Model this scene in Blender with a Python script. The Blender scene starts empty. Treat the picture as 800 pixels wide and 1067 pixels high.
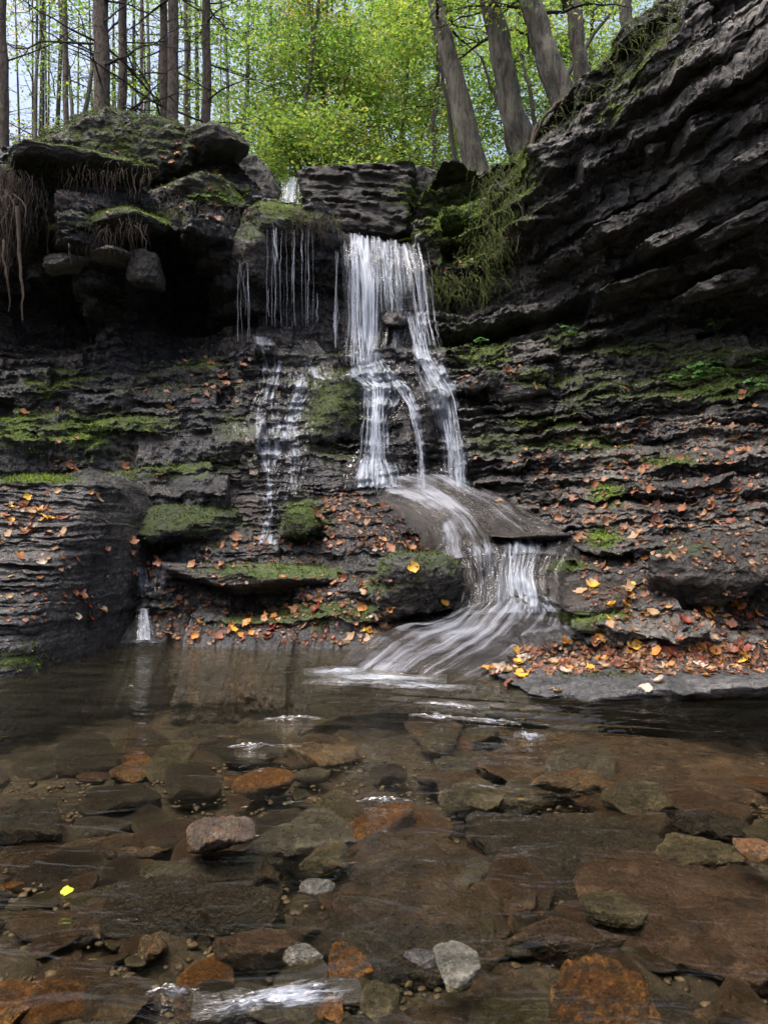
import bpy, math, random
import numpy as np
from mathutils import Vector

# ------------------------------------------------------------------ camera, sky, sun, exposure
scene = bpy.context.scene
COL = scene.collection
F, HC, CX, CY = 780.0, 0.95, 400.0, 533.5
cam_d = bpy.data.cameras.new('camera')
cam = bpy.data.objects.new('camera', cam_d)
COL.objects.link(cam)
cam.location = (0, 0, HC)
cam.rotation_euler = (math.radians(90), 0, 0)
cam_d.sensor_fit = 'HORIZONTAL'
cam_d.sensor_width = 36
cam_d.lens = 36 * F / 800
cam_d.clip_start = 0.05
cam_d.clip_end = 2000
scene.camera = cam

SUN_EL, SUN_ROT = 70, 235
world = bpy.data.worlds.new("World")
scene.world = world
world.use_nodes = True
wn = world.node_tree
for n in list(wn.nodes):
    wn.nodes.remove(n)
sky = wn.nodes.new('ShaderNodeTexSky')
sky.sky_type = 'NISHITA'
sky.sun_disc = False
sky.sun_elevation = math.radians(SUN_EL)
sky.sun_rotation = math.radians(SUN_ROT)
sky.air_density = 1.0
sky.dust_density = 10.0
sky.air_density = 0.95
sky.ozone_density = 1.5
bg = wn.nodes.new('ShaderNodeBackground')
bg.inputs['Strength'].default_value = 0.15
wo = wn.nodes.new('ShaderNodeOutputWorld')
wn.links.new(sky.outputs[0], bg.inputs[0])
wn.links.new(bg.outputs[0], wo.inputs[0])
sun_d = bpy.data.lights.new('sun', 'SUN')
sun = bpy.data.objects.new('sun', sun_d)
COL.objects.link(sun)
sun_d.energy = 0.9
sun_d.angle = math.radians(30)
sun_d.color = (1.0, 0.975, 0.94)
_a, _e = math.radians(SUN_ROT), math.radians(SUN_EL)
_dir = Vector((math.sin(_a) * math.cos(_e), math.cos(_a) * math.cos(_e), math.sin(_e)))
sun.rotation_euler = _dir.to_track_quat('Z', 'Y').to_euler()
scene.view_settings.view_transform = 'Standard'
scene.view_settings.look = 'None'
scene.view_settings.exposure = 1.55
scene.view_settings.gamma = 1
scene.cycles.max_bounces = 6
scene.cycles.diffuse_bounces = 3
scene.cycles.glossy_bounces = 3
scene.cycles.transmission_bounces = 4
scene.cycles.transparent_max_bounces = 24
scene.cycles.caustics_reflective = False
scene.cycles.caustics_refractive = False
scene.cycles.use_denoising = True
try:
    scene.cycles.denoiser = 'OPENIMAGEDENOISE'
except Exception:
    pass

# ------------------------------------------------------------------ helpers
rng = np.random.default_rng(7)
random.seed(7)

def P(px, py, Y):
    return ((px - CX) / F * Y, Y, HC - (py - CY) / F * Y)

def Pz(px, py, z):
    Y = (HC - z) * F / (py - CY)
    return ((px - CX) / F * Y, Y, z)

_T = np.random.default_rng(3).uniform(-1, 1, 8192)

def _lat(ix, iy, iz, seed):
    h = (ix * 73856093) ^ (iy * 19349663) ^ (iz * 83492791) ^ (seed * 2654435)
    h = (h ^ (h >> 13)) * 1274126177
    return _T[(h ^ (h >> 16)) & 8191]

def vn(x, y, z=0.0, seed=0):
    x, y, z = np.broadcast_arrays(np.asarray(x, float), np.asarray(y, float), np.asarray(z, float))
    xi, yi, zi = np.floor(x).astype(np.int64), np.floor(y).astype(np.int64), np.floor(z).astype(np.int64)
    fx, fy, fz = x - xi, y - yi, z - zi
    fx, fy, fz = [t * t * (3 - 2 * t) for t in (fx, fy, fz)]
    r = 0
    for a in (0, 1):
        wa = fx if a else 1 - fx
        for b in (0, 1):
            wb = fy if b else 1 - fy
            for c in (0, 1):
                wc = fz if c else 1 - fz
                r = r + wa * wb * wc * _lat(xi + a, yi + b, zi + c, seed)
    return r

def fbm(x, y, z=0.0, o=4, g=0.5, seed=0):
    r, amp, f = 0, 1.0, 1.0
    for i in range(o):
        r = r + amp * vn(np.asarray(x) * f, np.asarray(y) * f, np.asarray(z) * f, seed + i * 13)
        amp *= g
        f *= 2.07
    return r

def blk(x, k, seed=0):
    return _lat(np.floor(x).astype(np.int64), np.zeros_like(np.floor(x)).astype(np.int64) + int(k), np.int64(5), seed)

def sstep(a, b, x):
    t = np.clip((x - a) / (b - a), 0, 1)
    return t * t * (3 - 2 * t)

def tag(o, label=None, cat=None, group=None, kind=None):
    if label: o['label'] = label
    if cat: o['category'] = cat
    if group: o['group'] = group
    if kind: o['kind'] = kind
    return o

def np_mesh(name, V, Fc, mat, loc=(0, 0, 0), parent=None, smooth=True, uv=None, attrs=None):
    """V (n,3); Fc (m,k) index array, or a list of such arrays -> one mesh object."""
    V = np.asarray(V, np.float64) - np.array(loc)
    if not isinstance(Fc, list):
        Fc = [Fc]
    Fc = [np.asarray(f, np.int32) for f in Fc if len(f)]
    me = bpy.data.meshes.new(name)
    me.vertices.add(len(V))
    me.vertices.foreach_set('co', V.astype(np.float32).ravel())
    nl = sum(f.size for f in Fc)
    npoly = sum(len(f) for f in Fc)
    me.loops.add(nl)
    me.loops.foreach_set('vertex_index', np.concatenate([f.ravel() for f in Fc]))
    me.polygons.add(npoly)
    st, c = [], 0
    for f in Fc:
        st.append(c + np.arange(len(f)) * f.shape[1])
        c += f.size
    me.polygons.foreach_set('loop_start', np.concatenate(st).astype(np.int32))
    me.update(calc_edges=True)
    me.polygons.foreach_set('use_smooth', np.full(npoly, smooth))
    if uv is not None:
        l = me.uv_layers.new(name='UVMap')
        idx = np.concatenate([f.ravel() for f in Fc])
        l.data.foreach_set('uv', np.asarray(uv, np.float32)[idx].ravel())
    for k, v in (attrs or {}).items():
        at = me.attributes.new(k, 'FLOAT', 'POINT')
        at.data.foreach_set('value', np.asarray(v, np.float32).ravel())
    me.materials.append(mat)
    o = bpy.data.objects.new(name, me)
    COL.objects.link(o)
    if parent is not None:
        o.parent = parent
    else:
        o.location = loc
    return o

def grid_faces(nr, nc, flip=False):
    a = (np.arange(nr - 1)[:, None] * nc + np.arange(nc - 1)[None, :]).ravel()
    f = np.stack([a, a + 1, a + nc + 1, a + nc], 1)
    return f[:, ::-1] if flip else f

def empty(name, loc):
    o = bpy.data.objects.new(name, None)
    COL.objects.link(o)
    o.location = loc
    o.empty_display_size = 0.1
    return o

class MB:
    def __init__(s): s.V, s.F, s.n = [], [], 0
    def add(s, V, Fc):
        s.V.append(np.asarray(V, float)); s.F.append(np.asarray(Fc, np.int64) + s.n); s.n += len(V)
    def tube(s, pts, rad, sides=6, rough=0.0, seed=0, tip=True):
        pts = np.asarray(pts, float); n = len(pts)
        rad = np.broadcast_to(np.asarray(rad, float), (n,))
        t = np.gradient(pts, axis=0); t /= np.linalg.norm(t, axis=1)[:, None] + 1e-9
        ref = np.array([0, 1.0, 0]) if abs(t[0][1]) < .8 else np.array([1.0, 0, 0])
        u = np.cross(t, ref); u /= np.linalg.norm(u, axis=1)[:, None] + 1e-9
        w = np.cross(t, u)
        a = np.linspace(0, 2 * np.pi, sides, endpoint=False)
        ring = np.cos(a)[None, :, None] * u[:, None, :] + np.sin(a)[None, :, None] * w[:, None, :]
        rr = np.repeat(rad[:, None], sides, 1)
        if rough:
            L = np.cumsum(np.r_[0, np.linalg.norm(np.diff(pts, axis=0), axis=1)])
            rr = rr * (1 + rough * fbm(np.cos(a)[None, :] * 3 + seed, np.sin(a)[None, :] * 3, L[:, None] * 2.0, 3))
        V = pts[:, None, :] + ring * rr[..., None]
        i = np.arange(n - 1)[:, None] * sides; j = np.arange(sides)[None, :]; j2 = (j + 1) % sides
        Fc = np.stack([i + j, i + j2, i + j2 + sides, i + j + sides], -1).reshape(-1, 4)
        s.add(V.reshape(-1, 3), Fc)
    def build(s, name, mat, **k):
        return np_mesh(name, np.concatenate(s.V), np.concatenate(s.F), mat, **k)

# ------------------------------------------------------------------ materials
def mk(name):
    m = bpy.data.materials.new(name); m.use_nodes = True
    nt = m.node_tree
    for n in list(nt.nodes): nt.nodes.remove(n)
    return m, nt

class NT:
    def __init__(s, nt): s.nt = nt
    def n(s, t, **kw):
        nd = s.nt.nodes.new('ShaderNode' + t)
        for k, v in kw.items(): setattr(nd, k, v)
        return nd
    def l(s, a, b): s.nt.links.new(a, b)
    def coord(s, scale, rot=(0, 0, 0), src='Object'):
        tc = s.n('TexCoord'); mp = s.n('Mapping')
        mp.inputs['Scale'].default_value = scale; mp.inputs['Rotation'].default_value = rot
        s.l(tc.outputs[src], mp.inputs[0]); return mp.outputs[0]
    def noise(s, co, sc, det=4, rough=0.6, dist=0.0):
        nd = s.n('TexNoise'); nd.inputs['Scale'].default_value = sc; nd.inputs['Detail'].default_value = det
        nd.inputs['Roughness'].default_value = rough; nd.inputs['Distortion'].default_value = dist
        s.l(co, nd.inputs['Vector']); return nd.outputs['Fac']
    def ramp(s, f, stops, interp='LINEAR'):
        r = s.n('ValToRGB'); r.color_ramp.interpolation = interp
        el = r.color_ramp.elements
        while len(el) < len(stops): el.new(0.5)
        for e, (p, c) in zip(el, stops):
            e.position = p; e.color = (c, c, c, 1) if isinstance(c, (int, float)) else (*c, 1)
        s.l(f, r.inputs[0]); return r.outputs[0]
    def mix(s, f, a, b, bt='MIX'):
        m = s.n('Mix', data_type='RGBA', blend_type=bt)
        for sock, v in ((m.inputs[0], f), (m.inputs[6], a), (m.inputs[7], b)):
            if isinstance(v, (int, float)): sock.default_value = v
            elif isinstance(v, tuple): sock.default_value = (*v, 1)
            else: s.l(v, sock)
        return m.outputs[2]
    def math(s, op, a, b=0.0, clamp=False):
        m = s.n('Math', operation=op, use_clamp=clamp)
        for i, v in enumerate((a, b)):
            if isinstance(v, (int, float)): m.inputs[i].default_value = v
            else: s.l(v, m.inputs[i])
        return m.outputs[0]
    def bump(s, h, st, dist, prev=None):
        b = s.n('Bump'); b.inputs['Strength'].default_value = st; b.inputs['Distance'].default_value = dist
        s.l(h, b.inputs['Height'])
        if prev is not None: s.l(prev, b.inputs['Normal'])
        return b.outputs[0]
    def attr(s, name):
        a = s.n('Attribute'); a.attribute_name = name; return a.outputs['Fac']

def rock_mat(name, c_dark, c_mid, c_light, rot=(0, 0, 0), lam=7.0, rough=(0.16, 0.62), sc=1.0, moss=True, bump=1.0, spots=None, spec=0.5, vein=False, sheen=.7):
    m, nt = mk(name); N = NT(nt)
    co = N.coord((1, 1, 1)); col_ = N.coord((0.6, 1, lam), rot)
    n1 = N.noise(co, 1.7 * sc, 5, .62, .3)
    n2 = N.noise(col_, 3.2 * sc, 5, .65)
    n3 = N.noise(co, 22 * sc, 5, .7)
    c = N.mix(N.ramp(n2, [(.36, 0.0), (.62, 1.0)]), c_dark, c_mid)
    c = N.mix(N.ramp(n1, [(.48, 0.0), (.66, 1.0)]), c, c_light)
    n4 = N.noise(N.coord((1, 1, lam * .5), rot), 38 * sc, 5, .75)
    c = N.mix(0.85, c, N.ramp(n3, [(.3, .25), (.7, 1.6)]), 'MULTIPLY')
    c = N.mix(0.8, c, N.ramp(n4, [(.35, .4), (.65, 1.5)]), 'MULTIPLY')
    if spots:
        ns = N.noise(co, 6 * sc, 4, .6, .5)
        c = N.mix(N.ramp(ns, [(.52, 0.0), (.6, 1.0)]), c, spots)
    if vein:
        oi = N.n('ObjectInfo')
        c = N.mix(.9, c, N.ramp(oi.outputs['Random'], [(0.0, .55), (1.0, 1.35)]), 'MULTIPLY')
        c = N.mix(.8, c, N.ramp(N.noise(N.coord((1, 3, 2)), 9, 6, .7, 1.2), [(.38, .45), (.5, 1.0), (.62, 1.5)]), 'MULTIPLY')
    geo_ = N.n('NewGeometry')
    c = N.mix(.8, c, N.ramp(geo_.outputs['Pointiness'], [(.50, 1.0), (.60, 2.1)]), 'MULTIPLY')  # edge highlights painted into the colour: convex edges lighter
    lich = N.noise(co, 45 * sc, 3, .6)
    c = N.mix(N.math('MULTIPLY', N.ramp(lich, [(.66, 0.0), (.72, 1.0)]), .35), c, (.2, .2, .19))
    rg = N.ramp(N.noise(co, 5 * sc, 4, .6), [(.35, rough[0]), (.65, rough[1])])
    b = N.bump(N.noise(col_, 9 * sc, 8, .72), 1.0 * bump, .09)
    b = N.bump(n4, .9 * bump, .03, b)
    b = N.bump(n3, .8 * bump, .02, b)
    if moss:
        ma = N.attr('moss')
        mn = N.noise(co, 11, 5, .7)
        f = N.math('ADD', ma, N.math('MULTIPLY', N.math('SUBTRACT', mn, .5), 1.6))
        f = N.ramp(f, [(.42, 0.0), (.6, 1.0)])
        mc = N.mix(N.ramp(N.noise(co, 3.3, 4, .6), [(.3, 0.0), (.7, 1.0)]), (.014, .024, .005), (.045, .078, .010))
        br = N.attr('bright')
        mc = N.mix(br, mc, N.mix(N.noise(co, 9, 3), (.08, .15, .012), (.19, .28, .025)))
        mc = N.mix(.8, mc, N.ramp(N.noise(co, 70, 3, .7), [(.3, .25), (.7, 1.6)]), 'MULTIPLY')
        c = N.mix(f, c, mc)
        rg = N.mix(f, rg, (.9, .9, .9))
        b2 = N.bump(N.noise(co, 60, 5, .75), 1.0, .03, b)
        mb = N.n('Mix', data_type='VECTOR')
        N.l(f, mb.inputs[0]); N.l(b, mb.inputs[4]); N.l(b2, mb.inputs[5]); b = mb.outputs[1]
    p = N.n('BsdfPrincipled'); o = N.n('OutputMaterial')
    N.l(c, p.inputs['Base Color']); N.l(rg, p.inputs['Roughness']); N.l(b, p.inputs['Normal'])
    p.inputs['Specular IOR Level'].default_value = spec + .25
    N.l(p.outputs[0], o.inputs[0])
    return m

def simple_mat(name, cols, rough=.7, sc=20, bump=.4, bd=.01, stretch=(1, 1, 1), island=False, spec=.4):
    m, nt = mk(name); N = NT(nt)
    co = N.coord(stretch)
    f = N.noise(co, sc, 4, .65)
    if island:
        g = N.n('NewGeometry'); f2 = g.outputs['Random Per Island']
        c = N.ramp(f2, [(i / (len(cols) - 1), q) for i, q in enumerate(cols)])
        c = N.mix(.5, c, N.ramp(f, [(.3, .55), (.7, 1.35)]), 'MULTIPLY')
    else:
        c = N.ramp(f, [(.25 + .5 * i / (len(cols) - 1), q) for i, q in enumerate(cols)])
    p = N.n('BsdfPrincipled'); o = N.n('OutputMaterial')
    N.l(c, p.inputs['Base Color']); p.inputs['Roughness'].default_value = rough
    p.inputs['Specular IOR Level'].default_value = spec
    N.l(N.bump(f, bump, bd), p.inputs['Normal'])
    N.l(p.outputs[0], o.inputs[0])
    return m

def leaf_mat(name, cols, trans=.6, rough=.55, att=None):
    m, nt = mk(name); N = NT(nt)
    g = N.n('NewGeometry'); oi = N.n('ObjectInfo')
    r = N.math('FRACT', N.math('ADD', g.outputs['Random Per Island'], oi.outputs['Random']))
    c = N.ramp(r, [(i / (len(cols) - 1), q) for i, q in enumerate(cols)])
    if att: c = N.mix(1.0, c, N.ramp(N.attr(att), [(0.0, .4), (1.0, 2.1)]), 'MULTIPLY')
    d = N.n('BsdfPrincipled'); N.l(c, d.inputs['Base Color']); d.inputs['Roughness'].default_value = rough
    d.inputs['Specular IOR Level'].default_value = .3
    t = N.n('BsdfTranslucent'); N.l(N.mix(1.0, c, (1.5, 1.6, 1.0), 'MULTIPLY'), t.inputs[0])
    mx = N.n('MixShader'); mx.inputs[0].default_value = trans
    N.l(d.outputs[0], mx.inputs[1]); N.l(t.outputs[0], mx.inputs[2])
    o = N.n('OutputMaterial'); N.l(mx.outputs[0], o.inputs[0])
    return m

SH_D, SH_M, SH_L = (.007, .007, .008), (.036, .041, .052), (.075, .070, .064)
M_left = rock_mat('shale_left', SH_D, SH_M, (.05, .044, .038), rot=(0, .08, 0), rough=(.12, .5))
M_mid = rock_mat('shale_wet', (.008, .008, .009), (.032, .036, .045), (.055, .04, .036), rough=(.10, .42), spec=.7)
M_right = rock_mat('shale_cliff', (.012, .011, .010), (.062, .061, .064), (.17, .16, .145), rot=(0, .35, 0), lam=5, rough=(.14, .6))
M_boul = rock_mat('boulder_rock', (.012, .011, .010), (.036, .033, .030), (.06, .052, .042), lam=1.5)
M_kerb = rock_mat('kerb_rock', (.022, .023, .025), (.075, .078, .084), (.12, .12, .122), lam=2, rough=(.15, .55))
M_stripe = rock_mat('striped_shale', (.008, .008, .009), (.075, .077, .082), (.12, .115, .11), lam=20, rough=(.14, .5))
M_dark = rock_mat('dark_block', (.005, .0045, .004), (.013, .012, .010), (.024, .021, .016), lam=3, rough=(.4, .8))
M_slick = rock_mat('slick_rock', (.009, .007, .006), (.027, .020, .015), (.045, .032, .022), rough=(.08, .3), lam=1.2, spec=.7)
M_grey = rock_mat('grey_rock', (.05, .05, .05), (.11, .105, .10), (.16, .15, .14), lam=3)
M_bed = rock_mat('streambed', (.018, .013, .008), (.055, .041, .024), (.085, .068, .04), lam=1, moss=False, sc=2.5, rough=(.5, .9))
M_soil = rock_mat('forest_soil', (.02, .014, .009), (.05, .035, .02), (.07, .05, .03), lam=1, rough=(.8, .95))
STONE = {}
for k, (a, b, c, sp) in {
        'brown': ((.03, .019, .012), (.075, .048, .030), (.125, .085, .055), None),
        'red': ((.03, .017, .011), (.075, .042, .030), (.11, .07, .052), None),
        'dark': ((.009, .007, .006), (.026, .019, .014), (.045, .034, .025), None),
        'olive': ((.03, .027, .016), (.085, .075, .045), (.12, .11, .07), None),
        'tan': ((.09, .06, .035), (.18, .13, .085), (.25, .20, .14), (.13, .065, .03)),
        'pale': ((.08, .08, .06), (.15, .145, .115), (.21, .20, .17), None),
        'rust': ((.06, .025, .008), (.22, .09, .02), (.34, .17, .045), (.04, .02, .010)),
        'grey': ((.04, .038, .035), (.10, .095, .085), (.15, .14, .125), None),
        'orange': ((.16, .07, .02), (.28, .13, .04), (.30, .17, .07), None)}.items():
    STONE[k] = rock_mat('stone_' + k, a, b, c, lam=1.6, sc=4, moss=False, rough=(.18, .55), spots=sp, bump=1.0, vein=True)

def bark_mat(name, a, b, z=.2, sc=30, lich=.0):
    m, nt = mk(name); N = NT(nt)
    co = N.coord((1, 1, z)); f = N.noise(co, sc, 8, .75, .8); f2 = N.noise(N.coord((1, 1, 1)), 2.5, 4)
    c = N.mix(N.ramp(f, [(.38, 0.0), (.62, 1.0)]), a, b)
    c = N.mix(.6, c, N.ramp(f2, [(.35, .6), (.65, 1.4)]), 'MULTIPLY')
    if lich: c = N.mix(N.math('MULTIPLY', N.ramp(N.noise(N.coord((1, 1, .6)), 7, 5, .7), [(.5, 0.0), (.6, 1.0)]), lich), c, (.16, .17, .12))
    p = N.n('BsdfPrincipled'); o = N.n('OutputMaterial')
    N.l(c, p.inputs['Base Color']); p.inputs['Roughness'].default_value = .9
    N.l(N.bump(f, 1.0, .12), p.inputs['Normal']); N.l(p.outputs[0], o.inputs[0]); return m
M_pine = bark_mat('pine_bark', (.025, .02, .017), (.20, .155, .13), .4, 26, .25)
M_bark = bark_mat('broadleaf_bark', (.012, .010, .008), (.16, .145, .125), .22, 16, .45)
M_twig = bark_mat('twig_bark', (.02, .016, .013), (.06, .05, .042), 1)
M_green = leaf_mat('leaves_green', [(.055, .12, .02), (.09, .17, .03), (.13, .20, .04), (.18, .23, .045)])
M_lime = leaf_mat('leaves_yellow_green', [(.09, .17, .035), (.14, .22, .045), (.19, .25, .06), (.25, .24, .06)])
M_gold = leaf_mat('leaves_gold', [(.12, .14, .03), (.26, .20, .04), (.30, .17, .04), (.10, .13, .03)])
M_far = leaf_mat('leaves_far', [(.07, .12, .04), (.11, .17, .05), (.10, .14, .07), (.17, .20, .06)])
M_plant = leaf_mat('plant_leaves', [(.07, .17, .05), (.10, .22, .07), (.06, .15, .04)], .35)
LEAFM = {
    'orange': leaf_mat('leaf_orange', [(.40, .17, .04), (.34, .16, .05)], .2),
    'rust brown': leaf_mat('leaf_rust', [(.12, .045, .028), (.17, .07, .04)], .15),
    'tan': leaf_mat('leaf_tan', [(.24, .155, .085), (.30, .20, .12)], .2),
    'yellow': leaf_mat('leaf_yellow', [(.55, .33, .04), (.5, .27, .04)], .25),
    'dark red': leaf_mat('leaf_red', [(.12, .02, .015), (.16, .035, .02)], .15),
    'pale': leaf_mat('leaf_pale', [(.34, .28, .23), (.38, .31, .25)], .2),
    'lime green': leaf_mat('leaf_lime', [(.35, .50, .03), (.38, .55, .04)], .25)}
M_litter = leaf_mat('leaf_litter', [(.13, .05, .03), (.26, .11, .05), (.20, .12, .08), (.09, .035, .025), (.30, .16, .08)], .15)
M_mosst = leaf_mat('moss_tufts', [(.03, .06, .008), (.08, .13, .010), (.14, .20, .018), (.07, .075, .012)], .3, .8, 'bright')
M_root = simple_mat('root_fibre', [(.015, .011, .008), (.055, .04, .028)], .9, 30)
M_rootg = simple_mat('hanging_moss', [(.025, .040, .006), (.075, .11, .014), (.04, .032, .014)], .9, 8, island=True)

def fall_mat(name, su=60, sv=2.0, lo=.37, hi=.88, col=(.50, .57, .68), amax=.82):
    m, nt = mk(name); N = NT(nt)
    uv = N.coord((su, sv, 1), src='UV')
    n1 = N.noise(uv, 1.0, 3, .55, .6)
    uv2 = N.coord((su * 3.1, sv * 1.3, 1), src='UV')
    n2 = N.noise(uv2, 1.0, 2, .5)
    f = N.math('ADD', N.math('MULTIPLY', n1, .65), N.math('MULTIPLY', n2, .35))
    d = N.attr('dens')
    f = N.math('ADD', f, N.math('MULTIPLY', N.math('SUBTRACT', d, .5), .5))
    a = N.math('MULTIPLY', N.ramp(f, [(lo, 0.0), (hi, 1.0)]), amax)
    b = N.bump(f, .8, .03)
    df = N.n('BsdfPrincipled'); df.inputs['Base Color'].default_value = (*col, 1)
    df.inputs['Roughness'].default_value = .35; df.inputs['Specular IOR Level'].default_value = .5
    N.l(b, df.inputs['Normal'])
    tl = N.n('BsdfTranslucent'); tl.inputs[0].default_value = (*col, 1)
    m1 = N.n('MixShader'); m1.inputs[0].default_value = .3
    N.l(df.outputs[0], m1.inputs[1]); N.l(tl.outputs[0], m1.inputs[2])
    tr = N.n('BsdfTransparent'); gl = N.n('BsdfGlossy'); gl.inputs['Roughness'].default_value = .3 if sv > 3 else .12
    N.l(b, gl.inputs['Normal'])
    fr = N.n('Fresnel'); fr.inputs[0].default_value = 1.33; N.l(b, fr.inputs[1])
    m2 = N.n('MixShader'); N.l(fr.outputs[0], m2.inputs[0]); N.l(tr.outputs[0], m2.inputs[1]); N.l(gl.outputs[0], m2.inputs[2])
    m3 = N.n('MixShader'); N.l(a, m3.inputs[0]); N.l(m2.outputs[0], m3.inputs[1]); N.l(m1.outputs[0], m3.inputs[2])
    o = N.n('OutputMaterial'); N.l(m3.outputs[0], o.inputs[0]); return m
M_fall = fall_mat('falling_water', 42, 1.6)
M_trick = fall_mat('trickling_water', 26, 7, .46, .74, (.42, .47, .56), .8)
M_chute = fall_mat('chute_water', 55, 1.3, .46, .85, (.40, .43, .50), .6)
M_foam_glint = fall_mat('foam', 12, 34, .45, .8, (.45, .5, .6), .7)  # shared by the froth and the painted ripple glints

def strand_mat():
    m, nt = mk('water_strand'); N = NT(nt)
    df = N.n('BsdfPrincipled'); df.inputs['Base Color'].default_value = (.55, .62, .74, 1); df.inputs['Roughness'].default_value = .3
    tr = N.n('BsdfTransparent'); g = N.n('NewGeometry')
    n = N.noise(N.coord((30, 30, 3)), 1, 3)
    f = N.math('MULTIPLY', N.ramp(n, [(.3, .0), (.7, .46)]), N.math('ADD', N.math('MULTIPLY', g.outputs['Random Per Island'], .7), .12))
    mx = N.n('MixShader'); N.l(f, mx.inputs[0]); N.l(tr.outputs[0], mx.inputs[1]); N.l(df.outputs[0], mx.inputs[2])
    o = N.n('OutputMaterial'); N.l(mx.outputs[0], o.inputs[0]); return m
M_strand = strand_mat()

def pool_mat():
    m, nt = mk('pool_water'); N = NT(nt)
    co = N.coord((1.0, 2.6, 1), (0, 0, .25)); co2 = N.coord((1.0, 2.0, 1), (0, 0, -.5))
    h1 = N.noise(co, 3.2, 3, .5, .8); h2 = N.noise(co2, 9, 3, .5, .5)
    b = N.bump(h1, .6, .04); b = N.bump(h2, .3, .008, b)
    tr = N.n('BsdfTransparent'); tr.inputs[0].default_value = (.84, .80, .68, 1)
    gl = N.n('BsdfGlossy'); gl.inputs['Roughness'].default_value = .04; N.l(b, gl.inputs['Normal'])
    fr = N.n('Fresnel'); fr.inputs[0].default_value = 1.33; N.l(b, fr.inputs[1])
    mx = N.n('MixShader'); N.l(fr.outputs[0], mx.inputs[0]); N.l(tr.outputs[0], mx.inputs[1]); N.l(gl.outputs[0], mx.inputs[2])
    di = N.n('BsdfDiffuse'); N.l(N.mix(N.ramp(N.noise(N.coord((1, 3.5, 1)), 2.2, 5, .6, .6), [(.35, 0.0), (.65, 1.0)]), (.022, .024, .016), (.10, .095, .065)), di.inputs[0])
    m0 = N.n('MixShader'); sp_ = N.n('SeparateXYZ'); tcm = N.n('TexCoord'); N.l(tcm.outputs['Object'], sp_.inputs[0])
    mrg = N.n('MapRange'); mrg.inputs[1].default_value = 2.6; mrg.inputs[2].default_value = 4.4; mrg.inputs[3].default_value = .004; mrg.inputs[4].default_value = .10; N.l(N.math('SUBTRACT', sp_.outputs[1], N.math('MULTIPLY', sp_.outputs[0], .25)), mrg.inputs[0]); N.l(mrg.outputs[0], m0.inputs[0]); N.l(tr.outputs[0], m0.inputs[1]); N.l(di.outputs[0], m0.inputs[2])
    N.l(m0.outputs[0], mx.inputs[1])
    o = N.n('OutputMaterial'); N.l(mx.outputs[0], o.inputs[0]); return m
M_pool = pool_mat()
# ------------------------------------------------------------------ moss painting (a mask stored on the surface it grows on)
MOSS = [  # px, py, rx, ry, strength, brightness
    (120, 152, 55, 26, 1, .45), (55, 182, 80, 14, 1.1, .6), (230, 205, 42, 14, 1.1, .9), (105, 232, 60, 14, .9, .4), (15, 190, 35, 20, 1, .6),
    (15, 450, 60, 45, .8, .5), (90, 455, 50, 34, 1, .75), (50, 412, 25, 10, .9, .5), (345, 425, 55, 60, .9, .25), (312, 232, 45, 18, 1, .5),
    (200, 550, 80, 26, .7, .1), (315, 540, 32, 26, .9, .3), (285, 597, 95, 12, .9, .3), (330, 640, 70, 20, .8, .3), (420, 605, 60, 34, .7, .2),
    (20, 688, 50, 14, .9, .5), (485, 235, 62, 62, 1.2, .8), (500, 368, 45, 22, .8, .4), (590, 350, 35, 22, .7, .3), (745, 388, 75, 34, 1.1, .6),
    (600, 462, 60, 12, .9, .3), (520, 462, 60, 22, .6, .15), (632, 515, 22, 14, 1, .9), (627, 560, 22, 14, 1, .9), (610, 642, 36, 8, 1, .6),
    (655, 60, 80, 70, .75, .35), (545, 185, 26, 50, 1, .6), (640, 405, 120, 34, .6, .2), (180, 400, 120, 20, .5, .1), (170, 490, 80, 12, .7, .3),
    (250, 440, 60, 30, .5, .1), (150, 640, 60, 20, .4, .1), (640, 120, 30, 20, .8, .7), (720, 575, 60, 20, .45, .05), (640, 700, 90, 14, .35, .1),
    (60, 300, 30, 12, .5, .2), (170, 225, 40, 12, .9, .6), (290, 215, 30, 8, 1.1, .7), (60, 395, 50, 14, .8, .5), (200, 380, 60, 8, .7, .4), (30, 500, 60, 8, .8, .5),
    (140, 445, 60, 16, .8, .4), (230, 480, 50, 12, .8, .3), (440, 205, 40, 20, 1, .7), (560, 395, 50, 12, .9, .4), (660, 365, 60, 16, .8, .4), (560, 440, 60, 10, .8, .4),
    (690, 480, 60, 8, .7, .5), (590, 590, 30, 10, .8, .5), (480, 350, 40, 20, .8, .5), (380, 640, 40, 12, .8, .4), (250, 650, 50, 8, .8, .4)]

def moss_vals(V, up, base=0.0):
    Y = np.maximum(V[:, 1], .5)
    px = CX + V[:, 0] / Y * F; py = CY - (V[:, 2] - HC) / Y * F
    m = np.full(len(V), base); b = np.zeros(len(V))
    for (x, y, rx, ry, s, br) in MOSS:
        w = np.exp(-(((px - x) / rx) ** 2 + ((py - y) / ry) ** 2))
        m = np.maximum(m, w * s); b = np.maximum(b, w * br)
    m = m * (.45 + .75 * np.clip(up + .25, 0, 1))
    return m, b

def finish_rock(o, base=0.0):
    me = o.data
    n = len(me.vertices)
    no = np.empty(n * 3, np.float32); me.vertex_normals.foreach_get('vector', no)
    co = np.empty(n * 3, np.float32); me.vertices.foreach_get('co', co)
    V = co.reshape(-1, 3) + np.array(o.location)
    m, b = moss_vals(V, no.reshape(-1, 3)[:, 2], base)
    for k, v in (('moss', m), ('bright', b)):
        at = me.attributes.new(k, 'FLOAT', 'POINT'); at.data.foreach_set('value', v.astype(np.float32))
    ROCKS.append(o)
    return o
ROCKS = []

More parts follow.
